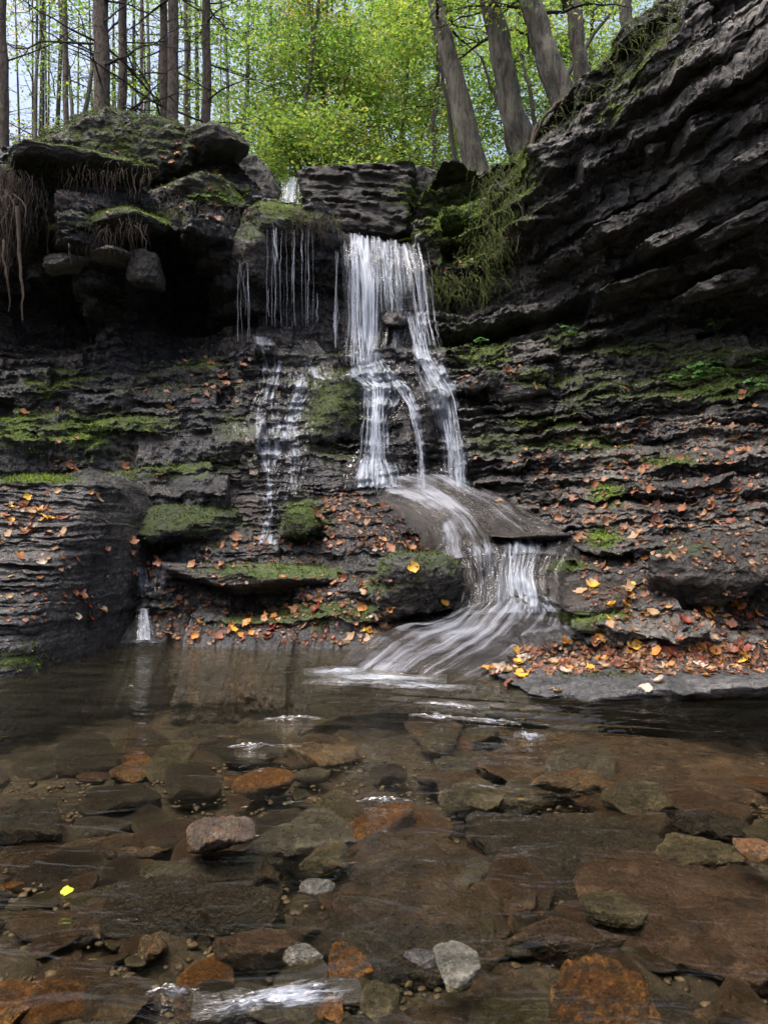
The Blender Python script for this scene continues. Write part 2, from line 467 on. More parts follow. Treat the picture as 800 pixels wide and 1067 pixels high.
# ------------------------------------------------------------------ the rock wall: depth as a smooth function of (x, z), broken into beds
CTRL = [  # px, py, Y
    (150, 665, 5.35), (250, 672, 5.2), (330, 682, 5.05), (200, 605, 5.65), (340, 600, 5.6), (60, 570, 6.1), (200, 545, 6.15), (300, 545, 6.1),
    (150, 470, 6.45), (20, 480, 6.35), (260, 480, 6.4), (330, 480, 6.55), (150, 410, 6.95), (20, 430, 6.8), (250, 410, 7.0), (330, 400, 7.15),
    (250, 362, 7.5), (120, 372, 7.45), (20, 395, 7.2), (100, 335, 8.5), (200, 335, 8.5), (20, 335, 8.5), (100, 295, 8.4), (200, 300, 8.4), (20, 290, 8.3),
    (60, 262, 7.05), (120, 262, 7.05), (200, 250, 7.2), (20, 225, 6.95), (120, 200, 7.1), (250, 235, 7.5), (300, 240, 7.6), (345, 250, 7.65), (345, 225, 7.7),
    (60, 180, 7.2), (120, 150, 7.8), (200, 160, 8.0), (290, 330, 7.85), (345, 330, 7.95), (300, 375, 7.4), (400, 270, 8.05), (400, 330, 7.95), (400, 385, 7.35),
    (430, 340, 7.7), (450, 400, 7.15), (420, 440, 6.95), (420, 490, 6.75), (360, 250, 8.0), (440, 260, 8.0), (480, 470, 6.75), (500, 420, 6.9),
    (-200, 450, 6.2), (-200, 250, 7), (-200, 150, 7.5), (-200, 600, 5.5), (-200, 330, 8.2),
    (400, 605, 5.35), (460, 605, 5.5), (540, 600, 5.75), (400, 665, 5.2), (470, 670, 5.15), (400, 550, 5.8), (480, 535, 6.55), (420, 515, 6.75), (540, 560, 6.15),
    (560, 722, 4.0), (650, 722, 3.95), (800, 728, 3.85), (1000, 740, 3.7), (640, 657, 4.6), (800, 660, 4.5), (1000, 660, 4.4), (660, 615, 5.0), (800, 600, 4.85),
    (620, 560, 5.6), (800, 540, 5.3), (700, 505, 5.85), (600, 500, 6.25), (800, 480, 5.8), (1000, 480, 5.4), (560, 460, 6.7), (700, 445, 6.5), (800, 425, 6.25),
    (500, 380, 7.35), (600, 385, 7.15), (800, 380, 6.6), (480, 335, 8.2), (600, 330, 7.55), (800, 340, 6.9), (470, 315, 8.4), (540, 300, 8.0), (700, 310, 7.1),
    (480, 290, 8.1), (480, 230, 8.2), (470, 195, 8.5), (530, 200, 8.0), (560, 260, 7.6), (650, 250, 7.0), (800, 250, 6.2), (560, 180, 7.1), (650, 150, 6.6), (800, 150, 5.8),
    (640, 90, 6.6), (800, 50, 5.6), (800, -50, 5.7), (700, 20, 6.5), (1100, 350, 6.0), (1100, 200, 5.3), (1100, 0, 5.0)]
_C = np.array([P(*c) for c in CTRL])
def _tps_fit(X, Z, Y, lam=.004):
    n = len(X); d = (X[:, None] - X) ** 2 + (Z[:, None] - Z) ** 2
    K = np.where(d > 0, .5 * d * np.log(d + 1e-12), 0) + lam * np.eye(n)
    Pm = np.c_[np.ones(n), X, Z]
    A = np.block([[K, Pm], [Pm.T, np.zeros((3, 3))]])
    return np.linalg.solve(A, np.r_[Y, 0, 0, 0])
_W = _tps_fit(_C[:, 0], _C[:, 2], _C[:, 1])
def YF(x, z):
    x, z = np.broadcast_arrays(x, z); sh = x.shape; x = x.ravel(); z = np.clip(z.ravel(), -.25, 6.2)
    x = np.clip(x, -4.6, 5.2)
    r = _W[-3] + _W[-2] * x + _W[-1] * z
    for i in range(len(_C)):
        d = (x - _C[i, 0]) ** 2 + (z - _C[i, 2]) ** 2
        r += _W[i] * .5 * d * np.log(d + 1e-12)
    return np.clip(r, 3.4, 9.5).reshape(sh)

def interp_pts(lst):
    q = sorted((P(*c)[0], P(*c)[2]) for c in lst)
    xs, zs = [a for a, b in q], [b for a, b in q]
    return lambda x: np.interp(x, xs, zs)

def strata(name, x0, x1, nx, bounds, zf, ztop, mat, amp=.12, seed=0, mr=8, mt=6, tf=.35, yf=YF, ends=(1, 1), tlow=None, sm_=2.0, rt=.05, wob=.3, fine=.02, jf=1.6, back=3.0, kind='structure', moss=0.0):
    x = np.linspace(x0, x1, nx)
    b = np.asarray(bounds, float); nL = len(b) - 1
    tfs = np.array([tf if tlow is None else tlow + (tf - tlow) * sstep(1.5, 2.3, q) for q in b])
    th = np.diff(b)
    B = []
    for k in range(nL + 1):
        t = th[min(k, nL - 1)]
        B.append(b[k] + wob * t * fbm(x * 1.1, k * 9.7, 0, 3, seed=seed))
    Yk = []
    for k in range(nL):
        sm = (B[k] + B[k + 1]) / 2
        zm = zf(x, sm)
        f = jf * (.6 + .8 * ((k * 7919) % 13) / 13)
        ji = x * f + .35 * vn(x * 2.1, k * 3.3, 0, seed + 3)
        tri = ji - np.floor(ji)
        jg = x * f * .55 + .3 * vn(x * 1.3, (k // 3) * 2.3, 0, seed + 2)
        d = .22 * vn(x * .7, k * 1.7, 0, seed + 5) + .62 * blk(ji, k, seed) + .45 * blk(jg, k // 3, seed + 9) + .2 * fbm(x * 5.5, k * 5.1, 0, 3, seed=seed + 8)
        d += .5 * blk(ji + 100, k, seed + 4) * (tri - .5)
        a = amp * np.clip(th[k] / .12, .5, 1.6)
        Yk.append(yf(x, np.minimum(zm, ztop(x) if ztop is not None else 99)) - a * d)
    S, YY, PH = [], [], []
    for k in range(nL):
        tf = tfs[k]
        lo, hi = B[k], B[k + 1]; h = hi - lo
        for i in range(mr):
            t = i / (mr - 1)
            S.append(lo + h * t * (1 - tf))
            bev = .12 * np.minimum(h, .12) * ((2 * t - 1) ** 6)
            YY.append(Yk[k] + bev); PH.append(0)
        if k < nL - 1:
            for i in range(1, mt + 1):
                t = i / (mt + 1)
                S.append(lo + h * ((1 - tf) + tf * t))
                e = t
                YY.append(Yk[k] * (1 - e) + Yk[k + 1] * e + .12 * np.minimum(h, .12)); PH.append(1)
    S, YY = np.array(S), np.array(YY)
    X = np.broadcast_to(x, S.shape).copy()
    Z = zf(X, S)
    if ztop is not None:
        zt = ztop(X) + rt * fbm(X * 2.2, S * .8, 3, 4, .6, seed=seed)
        e = np.maximum(Z - zt, 0)
        YY = YY + e * back
        Z = np.where(e > 0, zt + e * .22, Z)
    X0, Y0, Z0 = X.copy(), YY.copy(), Z.copy()
    rg_ = 1 - np.abs(fbm(X0 * 7, Y0 * 7, Z0 * 14, 4, .6, seed + 33))
    YY = YY - fine * sm_ * fbm(X0 * 2.5, Y0 * 2.5, Z0 * 5, 5, .55, seed + 20) - fine * 1.3 * rg_ - fine * 1.0 * vn(X0 * 4, Y0 * 3, Z0 * 42, seed + 40) - fine * .9 * vn(X0 * 9, Y0 * 3, Z0 * 95, seed + 41) - fine * .5 * fbm(X0 * 25, Y0 * 25, Z0 * 40, 2, .6, seed + 42)
    Z = Z + fine * 1.6 * fbm(X0 * 3, Y0 * 3, Z0 * 4, 6, .6, seed + 60) + fine * .8 * (1 - np.abs(fbm(X0 * 9, Y0 * 9, Z0 * 9, 4, .6, seed + 61)))
    X = X + fine * 1.0 * fbm(X0 * 4, Y0 * 4, Z0 * 4, 4, .55, seed + 80)
    for side, on in ((0, ends[0]), (1, ends[1])):
        if on:
            for i in range(6):
                j = i if side == 0 else nx - 1 - i
                YY[:, j] += (6 - i) ** 2 * .06
    V = np.stack([X, YY, Z], -1).reshape(-1, 3)
    o = np_mesh(name, V, grid_faces(S.shape[0], nx), mat)
    if kind: tag(o, kind=kind)
    finish_rock(o, moss)
    return o

def mkb(lo, hi, t0, t1, seed):
    r = np.random.default_rng(seed); out = [lo]
    while out[-1] < hi:
        out.append(out[-1] + t0 + (t1 - t0) * r.random() ** 1.6)
    return out

zt_left = interp_pts([(-250, 165, 7.4), (0, 168, 7.3), (60, 160, 7.4), (100, 150, 7.7), (150, 142, 8), (200, 150, 8.0), (240, 172, 8.1), (275, 205, 8.0), (300, 222, 7.7), (350, 222, 7.7)])
zt_mid = interp_pts([(236, 214, 7.7), (345, 216, 7.7), (353, 240, 7.9), (440, 256, 7.95), (455, 240, 8.1), (480, 220, 8.3)])
zt_right = interp_pts([(425, 222, 8.5), (470, 192, 8.5), (500, 186, 8.3), (545, 160, 8), (575, 115, 7.6), (620, 85, 7.3), (670, 25, 7), (720, -15, 6.8), (800, -80, 6.5), (1100, -120, 6.5)])

strata('rock_ledges', -4.6, -1.05 , 900, [-.6, .14, .30, .52, .78] + mkb(1.02, 5.6, .045, .26, 4), lambda x, s: s + .07 * (x + 2) * np.clip(s, 0, 1), zt_left, M_left, tlow=.6, amp=.19, seed=11, jf=1.2)
strata('waterfall_wall', -1.42, .62 , 640, [-.6, .13, .24, .5, .62, .74] + mkb(.84, 1.5, .05, .1, 10) + mkb(1.55, 5.2, .07, .26, 9), lambda x, s: s + 0 * x, zt_mid, M_mid, tlow=.72, amp=.10, seed=31, tf=.45, jf=2.0)
strata('rock_cliff', .30, 5.2 , 1100, [-.6, .11, .20, .33, .42, .52] + mkb(.60, 2.0, .03, .085, 16) + mkb(2.06, 7.2, .03, .19, 15),
       lambda x, s: s + (x - 1.6) * (.02 + .085 * np.clip(s - .6, 0, 4.5)), zt_right, M_right, tlow=.72, amp=.30, seed=51, jf=1.2, back=1.8, rt=.14, wob=.16, fine=.028, sm_=1.0)

# ------------------------------------------------------------------ boulders (things)
import bmesh
def ico(sub):
    bm = bmesh.new(); bmesh.ops.create_icosphere(bm, subdivisions=sub, radius=1)
    V = np.array([v.co[:] for v in bm.verts]); Fc = np.array([[v.index for v in f.verts] for f in bm.faces]); bm.free()
    return V, Fc
ICO = {s: ico(s) for s in (2, 3, 4, 5, 6)}

def stone_shape(r, sub, seed, cuts=14, p=12, rough=.05, lam=0):
    g = np.random.default_rng(seed)
    D, Fc = ICO[sub]
    nrm = g.normal(size=(cuts, 3)); nrm /= np.linalg.norm(nrm, axis=1)[:, None]
    nrm = np.r_[nrm, [[.05, .02, 1], [0, .05, -1]]]; nrm /= np.linalg.norm(nrm, axis=1)[:, None]
    h = np.r_[g.uniform(.68, 1.0, cuts), .78, .8]
    rr = (np.sum((np.maximum(D @ nrm.T, 0) / h) ** p, 1) + 1e-6) ** (-1 / p)
    rr = np.minimum(rr, 1.35)
    V = D * rr[:, None]
    q = V * 1.6 + seed * 3.1
    nz = fbm(q[:, 0], q[:, 1], q[:, 2], 5, .55, seed)
    V = V * (1 + rough * nz)[:, None]
    V = V * np.array(r)
    if lam:
        zz = V[:, 2] / lam + .6 * vn(V[:, 0] * 3, V[:, 1] * 3, 0, seed)
        k = np.floor(zz)
        s = 1 + .05 * _lat(k.astype(np.int64), np.int64(1), np.int64(2), seed) + .03 * fbm(V[:, 0] * 6, V[:, 1] * 6, zz, 2)
        V[:, :2] *= s[:, None]
    return V, Fc

def rotm(ax, ay, az):
    from mathutils import Euler
    return np.array(Euler((ax, ay, az)).to_matrix())

def boulder(name, c, r, rot, mat, seed, label, cat='boulder', sub=5, rough=.08, lam=0, cuts=14, p=10, moss=0.0, group=None, kind=None, strat=.035, fk=1.0):
    V, Fc = stone_shape(r, sub, seed, cuts, p, rough, lam)
    V = V @ rotm(*rot).T
    fine = min(r) * .05 * fk
    V = V + fine * np.stack([fbm(V[:, 0] * 9, V[:, 1] * 9, V[:, 2] * 14, 5, .65, seed=seed + i) for i in range(3)], 1)
    ly = np.floor(V[:, 2] / .045 + .8 * vn(V[:, 0] * 2.5, V[:, 1] * 2.5, 0, seed)).astype(np.int64)
    bl = _lat(ly, np.floor(V[:, 0] * 4 + ly * .37).astype(np.int64), np.int64(1), seed)
    V[:, :2] *= (1 + strat * bl)[:, None]
    V[:, 2] += fine * .5 * (1 - np.abs(fbm(V[:, 0] * 16, V[:, 1] * 16, 0, 4, .6, seed)) * 2)
    moss = moss * 2.0
    o = np_mesh(name, V + np.array(c), Fc, mat, loc=c)
    tag(o, label, cat, group, kind)
    finish_rock(o, moss)
    return o

# angular slabs jutting from the cliff
def slab(c, r, rot, mat, seed, label, moss=0.0, sub=6, group='slabs jutting from the cliff', fine=.018):
    g = np.random.default_rng(seed); D, Fc = ICO[sub]
    nrm = np.r_[np.eye(3), -np.eye(3)] + g.normal(size=(6, 3)) * .12
    ex = g.normal(size=(7, 3)); nrm = np.r_[nrm, ex]; nrm /= np.linalg.norm(nrm, axis=1)[:, None]
    h = np.r_[np.ones(6) * .8, g.uniform(.95, 1.15, 7)]
    rr = (np.sum((np.maximum(D @ nrm.T, 0) / h) ** 34, 1) + 1e-9) ** (-1 / 34)
    V = D * rr[:, None] * np.array(r)
    lay = np.floor((V[:, 2] + .2 * V[:, 0] * r[2]) / .035 + .5 * vn(V[:, 0] * 3, V[:, 1] * 3, 0, seed)).astype(np.int64)
    jt = np.floor(V[:, 0] * 5 + lay * .61).astype(np.int64)
    V[:, 1] *= 1 + .10 * _lat(lay, jt, np.int64(3), seed); V[:, 0] *= 1 + .05 * _lat(lay, np.int64(7), np.int64(3), seed)
    V = V @ rotm(*rot).T
    V += fine * np.stack([fbm(V[:, 0] * 7, V[:, 1] * 7, V[:, 2] * 12, 5, .6, seed + i) for i in range(3)], 1)
    o = np_mesh('rock_slab' if group else 'boulder', V + np.array(c), Fc, mat, loc=tuple(c)); tag(o, label, 'rock slab' if group else 'boulder', group)
    finish_rock(o, moss)
slab(P(378, 219, 8.75), (.78, .5, .50), (0, .01, .04), M_dark, 5, 'big dark square-edged block standing behind the lip of the main waterfall', .1, group=None, fine=.012)
boulder('boulder', P(256, 200, 8.6), (.40, .4, .5), (0, .35, 0), M_dark, 8, 'dark smooth rounded rock at the left side of the small upper fall', sub=5, rough=.03)
boulder('boulder', P(438, 215, 8.9), (.34, .4, .42), (.1, -.1, .2), M_dark, 12, 'small dark rock wedged between the square block and the mossy bank')
boulder('boulder', P(128, 168, 7.8), (.95, .6, .42), (0, -.05, 0), M_boul, 21, 'broad mossy humped boulder crowning the cliff under the pine trunks', sub=6, moss=.35)
boulder('boulder', P(205, 165, 8.0), (.52, .5, .25), (0, .1, 0), M_dark, 23, 'dark layered boulder on the shoulder right of the mossy hump', moss=.25, lam=.07)
boulder('boulder', P(228, 212, 7.7), (.38, .35, .22), (0, .05, .3), M_boul, 27, 'rounded boulder with a bright green moss cap left of the thin falls', moss=.35)
boulder('boulder', P(185, 212, 7.6), (.30, .3, .2), (0, -.1, .3), M_boul, 29, 'small mossy boulder tucked beside the bright moss capped one', moss=.3)
boulder('boulder', P(312, 240, 7.6), (.40, .3, .26), (0, .02, .1), M_mid, 33, 'mossy dripping block from whose edge the thin falls hang', moss=.4, sub=6)
boulder('boulder', P(262, 262, 7.45), (.26, .25, .42), (0, .1, 0), M_mid, 35, 'dark wet mossy knob beside the thin falls', moss=.3)
boulder('boulder', P(70, 183, 7.1), (.72, .5, .16), (0, -.06, 0), M_boul, 37, 'flat mossy capstone jutting over the dark hollow', moss=.4, lam=.06)
boulder('boulder', P(118, 236, 7.0), (.55, .35, .15), (.05, -.06, 0), M_boul, 41, 'mossy ledge block with hanging root fibres above the dark hollow', moss=.35)
boulder('boulder', P(66, 275, 6.95), (.21, .2, .10), (0, .08, .1), M_grey, 43, 'pale grey angular block under the mossy ledge at the mouth of the hollow', p=20)
boulder('boulder', P(110, 269, 6.98), (.19, .2, .07), (0, .02, 0), M_grey, 47, 'thin grey slab beside the pale angular block above the hollow', p=20)
boulder('boulder', P(152, 281, 7.05), (.19, .2, .19), (0, .1, 0), M_boul, 49, 'dark brown blunt block hanging at the right end of the hollow roof')
boulder('boulder', P(410, 334, 7.62), (.15, .18, .10), (0, .1, 0), M_mid, 53, 'small dark rock splitting the main waterfall halfway down', sub=5)
boulder('boulder', P(352, 425, 7.0), (.32, .32, .40), (0, .05, 0), M_mid, 55, 'bulging dark mossy rock between the left trickle and the main waterfall', moss=.3, sub=6)
boulder('boulder', P(448, 445, 6.95), (.26, .3, .45), (0, .2, 0), M_mid, 57, 'wet black rock hump between the two lower branches of the waterfall', sub=6)
boulder('boulder', P(200, 545, 6.25), (.62, .45, .20), (0, .02, 0), M_left, 61, 'long dark mossy rock lying below the trickle on the left', moss=.3, sub=6)
boulder('boulder', P(318, 542, 5.95), (.19, .25, .15), (0, .05, 0), M_left, 63, 'small mossy rock beside the foot of the trickle', moss=.5)
boulder('rock_slab', P(275, 604, 5.75), (.78, .42, .14), (-.10, .01, -.05), M_slick, 67, 'wet overhanging slab with a mossy lip left of the cascade', 'rock slab', sub=6, p=16, rough=.05)
boulder('boulder', P(435, 607, 5.3), (.36, .32, .27), (0, -.04, 0), M_mid, 71, 'mossy rounded boulder left of the lower cascade with yellow leaves stuck on', moss=.25, sub=6)
boulder('boulder', P(755, 590, 4.95), (.55, .4, .26), (0, -.22, 0), M_boul, 73, 'big grey rounded boulder on the leaf covered shelf to the right', moss=.1, sub=6, rough=.05)
boulder('boulder', P(610, 622, 5.0), (.22, .22, .10), (.05, -.25, .3), M_slick, 77, 'smooth wet brown rock right beside the lower cascade', sub=5, rough=.04)
boulder('boulder', P(640, 648, 4.78), (.34, .2, .075), (0, .03, 0), M_slick, 79, 'low rock with a strip of moss below the wet brown rock', moss=.4)
boulder('rock_slab', P(556, 559, 5.66), (.27, .14, .035), (-.05, .02, .1), M_slick, 84, 'thin brown ledge slab at the right lip of the lower cascade', 'rock slab', p=14)
boulder('boulder', P(540, 410, 7.0), (.34, .3, .11), (0, -.05, 0), M_right, 87, 'dark flat ledge block right of the waterfall with orange leaves on top', lam=.05)
boulder('boulder', P(690, 722, 4.2), (1.2, .42, .20), (0, .015, .05), M_kerb, 89, 'long low grey kerb of rock at the pool edge holding red leaves', cat='rock slab', sub=6, p=14, rough=.06)

for i, (px, py, Y, rx, ry, rz, tl, lab, ms) in enumerate([
    (590, 170, 7.3, .46, .45, .17, -.30, 'broad pale slab face forming the brow of the overhang below the bank', 0),
    (655, 130, 6.75, .36, .4, .12, -.36, 'slab below the slender mossy tuft at the upper right of the overhang brow', .2),
    (700, 70, 6.35, .42, .4, .13, -.5, 'thick slab under the pale dangling root at the top of the cliff', .2),
    (770, 60, 5.95, .40, .4, .11, -.45, 'jagged slab high at the right edge of the cliff', 0),
    (735, 140, 6.25, .34, .4, .09, -.42, 'light grey tilted slab in the upper right of the cliff', 0),
    (690, 160, 6.55, .22, .3, .06, -.40, 'small pale wedge slab left of the light grey tilted one', 0),
    (785, 170, 5.95, .28, .35, .08, -.45, 'tilted slab at the right edge halfway up the cliff', 0),
    (640, 240, 7.05, .36, .4, .07, -.42, 'long thin tilted slab in the middle of the dark overhang', 0),
    (700, 250, 6.7, .34, .4, .07, -.40, 'long tilted slab just right of the middle of the overhang', 0),
    (770, 235, 6.2, .30, .4, .08, -.42, 'slanting slab with lichen spots near the right edge', 0),
    (590, 275, 7.5, .30, .4, .05, -.30, 'thin ledge sticking out low in the dark overhang', 0),
    (560, 240, 7.6, .24, .4, .04, -.12, 'flat thin ledge under the roots of the mossy bank', 0),
    (660, 300, 7.1, .40, .4, .06, -.28, 'low slanting slab above the dark ledges', 0),
    (745, 300, 6.6, .32, .4, .07, -.25, 'blunt slab above the green seedlings', .1),
    (620, 95, 7.15, .26, .35, .10, -.45, 'rooty block at the foot of the third leaning trunk', .5),
    (665, 35, 6.8, .30, .35, .10, -.6, 'mossy block at the skyline of the cliff', .6)]):
    slab(P(px, py, Y), (rx, ry, rz), (.05 * math.sin(i), tl, .12 * math.cos(i * 2)), M_right, 700 + i, lab, ms)

# the layered boulder at the left edge of the pool
def yb(x, z):
    e = np.clip((x + 2.26 - .10 * z) / .36, 0, 1.5)
    return 4.25 + .98 * np.clip(z, 0, 2) ** 1.15 + 1.5 * e ** 2.6 + .10 * np.sin(x * 3)
def ztb(x):
    return np.interp(x, [-3.4, -2.6, -2.17, -1.97, -1.82, -1.72], [1.04, 1.12, 1.15, 1.08, .8, .4])
lb = strata('layered_boulder', -3.5, -1.70, 420, mkb(-.35, 1.75, .028, .062, 77), lambda x, s: s - .04 * (x + 2.4), ztb, M_stripe,
            amp=.075, seed=91, yf=yb, tf=.5, mr=4, mt=4, jf=1.4, fine=.012, back=3.0, kind=None, moss=.0)
tag(lb, 'large layered boulder with striped shale steps and leaves at the left pool edge', 'boulder')

# chute bedrock
rows = [((455, 566, 5.55), (600, 560, 5.75)), ((470, 574, 5.40), (592, 572, 5.5)), ((478, 600, 5.32), (580, 600, 5.36)), ((474, 630, 5.22), (590, 628, 5.18)), ((440, 640, 5.12), (606, 638, 5.02)),
        ((405, 655, 4.95), (606, 655, 4.8)), ((372, 675, 4.78), (590, 672, 4.6)), ((345, 696, 4.60), (560, 692, 4.42)), ((330, 712, 4.5), (520, 714, 4.25)), ((325, 740, 4.45), (510, 745, 4.2))]
def sheet_pts(rows, nu, nv, ext=0.0):
    L = np.array([P(*a) for a, b in rows]); R = np.array([P(*b) for a, b in rows])
    t = np.r_[0, np.cumsum(np.linalg.norm(np.diff((L + R) / 2, axis=0), axis=1))]
    q = np.linspace(0, t[-1], nv)
    def cr(A):
        # smooth interpolation
        out = np.stack([np.interp(q, t, A[:, i]) for i in range(3)], 1)
        k = np.hanning(max(3, int(nv / len(rows)) | 1)); k /= k.sum()
        pad = len(k) // 2
        pp = np.pad(out, ((pad, pad), (0, 0)), mode='reflect', reflect_type='odd')
        return np.stack([np.convolve(pp[:, i], k, 'valid') for i in range(3)], 1)
    L, R = cr(L), cr(R)
    u = np.linspace(-ext, 1 + ext, nu)[None, :, None]
    Pt = L[:, None, :] * (1 - u) + R[:, None, :] * u
    UV = np.stack(np.broadcast_arrays(np.linspace(0, 1, nu)[None, :], (q / t[-1])[:, None]), -1)
    return Pt, UV, t[-1]
Pt, UV, _ = sheet_pts(rows, 200, 240, .12)
Pt = Pt.copy()
def curl(nu, ext):
    u = np.linspace(-ext, 1 + ext, nu)[None, :]; return 9.0 * (np.maximum(-u, 0) + np.maximum(u - 1, 0)) ** 1.5 * .8
def lumps(Pt):
    return .05 * fbm(Pt[..., 0] * 2.3, Pt[..., 1] * 1.7, 0, 3, .45, 71)
nn = fbm(Pt[..., 0] * 3, Pt[..., 1] * 3, Pt[..., 2] * 3, 5, .5, 7)
Pt[..., 2] += -.03 + .012 * nn + lumps(Pt) - curl(200, .12); Pt[..., 1] += .03
o = np_mesh('chute_bedrock', Pt.reshape(-1, 3), grid_faces(240, 200, True), M_slick); tag(o, kind='structure'); finish_rock(o, .0)
CH_ROWS = rows
SL_ROWS = [((356, 496, 6.85), (492, 494, 6.85)), ((368, 503, 6.65), (508, 502, 6.65)), ((395, 514, 6.4), (526, 512, 6.4)), ((428, 528, 6.15), (545, 525, 6.15)), ((452, 544, 5.9), (562, 541, 5.95)), ((458, 558, 5.66), (588, 554, 5.74)), ((455, 568, 5.50), (602, 565, 5.62)), ((460, 580, 5.40), (598, 578, 5.5))]
def bulge(Pt, nu, ext):
    u = np.clip(np.linspace(-ext, 1 + ext, nu), 0, 1)[None, :]; v = np.linspace(0, 1, Pt.shape[0])[:, None]
    return .05 * np.sin(np.pi * u) ** .8 * (1 - sstep(.6, .95, v)) + 0 * u
Pt, UV, _ = sheet_pts(SL_ROWS, 200, 200, .18)
Pt = Pt.copy(); nn = fbm(Pt[..., 0] * 3, Pt[..., 1] * 3, Pt[..., 2] * 3, 5, .5, 9)
Pt[..., 2] += -.025 + .010 * nn + .6 * lumps(Pt) + bulge(Pt, 200, .18) - curl(200, .18)
o = np_mesh('slide_bedrock', Pt.reshape(-1, 3), grid_faces(200, 200, True), M_slick); tag(o, kind='structure'); finish_rock(o, .0)

# ground of the forest above, and banks out of sight
gx, gy = np.meshgrid(np.linspace(-60, 60, 240), np.r_[np.linspace(8.2, 20, 100), np.linspace(20.5, 120, 80)])
gz = 3.95 + .03 * (gy - 8) + .12 * fbm(gx * .8, gy * .8, 0, 4) + .55 * np.clip(gx - 1.2, 0, 6) + .25 * np.clip(-gx - 1.5, 0, 2) + .02 * np.clip(np.abs(gx) - 5, 0, 40)
gz -= .35 * np.exp(-((gx + .9) / .7) ** 2)
o = np_mesh('forest_ground', np.stack([gx, gy, gz], -1).reshape(-1, 3), grid_faces(*gx.shape), M_soil); tag(o, kind='structure'); finish_rock(o, .3)

# streambed
gx, gy = np.meshgrid(np.linspace(-7, 7, 460), np.linspace(-3, 6.4, 400))
gz = -.15 - .10 * sstep(1.5, 3.0, gy) - .10 * sstep(3, 5, gy) - .12 * sstep(.2, -2, gx) * sstep(1.8, 3.5, gy)
gz += .035 * fbm(gx * 1.6, gy * 1.6, 0, 5, .6, 3) + .02 * fbm(gx * 9, gy * 9, 0, 4, .6, 8)
gz += .9 * sstep(4.3, 6.5, np.abs(gx))
o = np_mesh('streambed', np.stack([gx, gy, gz], -1).reshape(-1, 3), grid_faces(*gx.shape), M_bed); tag(o, kind='structure')
BED = o
def bedz(x, y):
    return -.15 - .10 * sstep(1.5, 3.0, y) - .10 * sstep(3, 5, y) - .12 * sstep(.2, -2, x) * sstep(1.8, 3.5, y)
# ground to the horizon; unseen banks and rear hill raised to block low sky
gx, gy = np.meshgrid(np.linspace(-120, 120, 120), np.linspace(-120, 7.4, 70))
gz = -.7 + 8 * sstep(4.8, 15, np.abs(gx)) + 5.5 * sstep(-3, -14, gy) * (1 + .3 * np.sin(gx * .2)) + .3 * fbm(gx * .2, gy * .2, 0, 3)
o = np_mesh('ground', np.stack([gx, gy, gz], -1).reshape(-1, 3), grid_faces(*gx.shape), M_soil); tag(o, kind='structure')
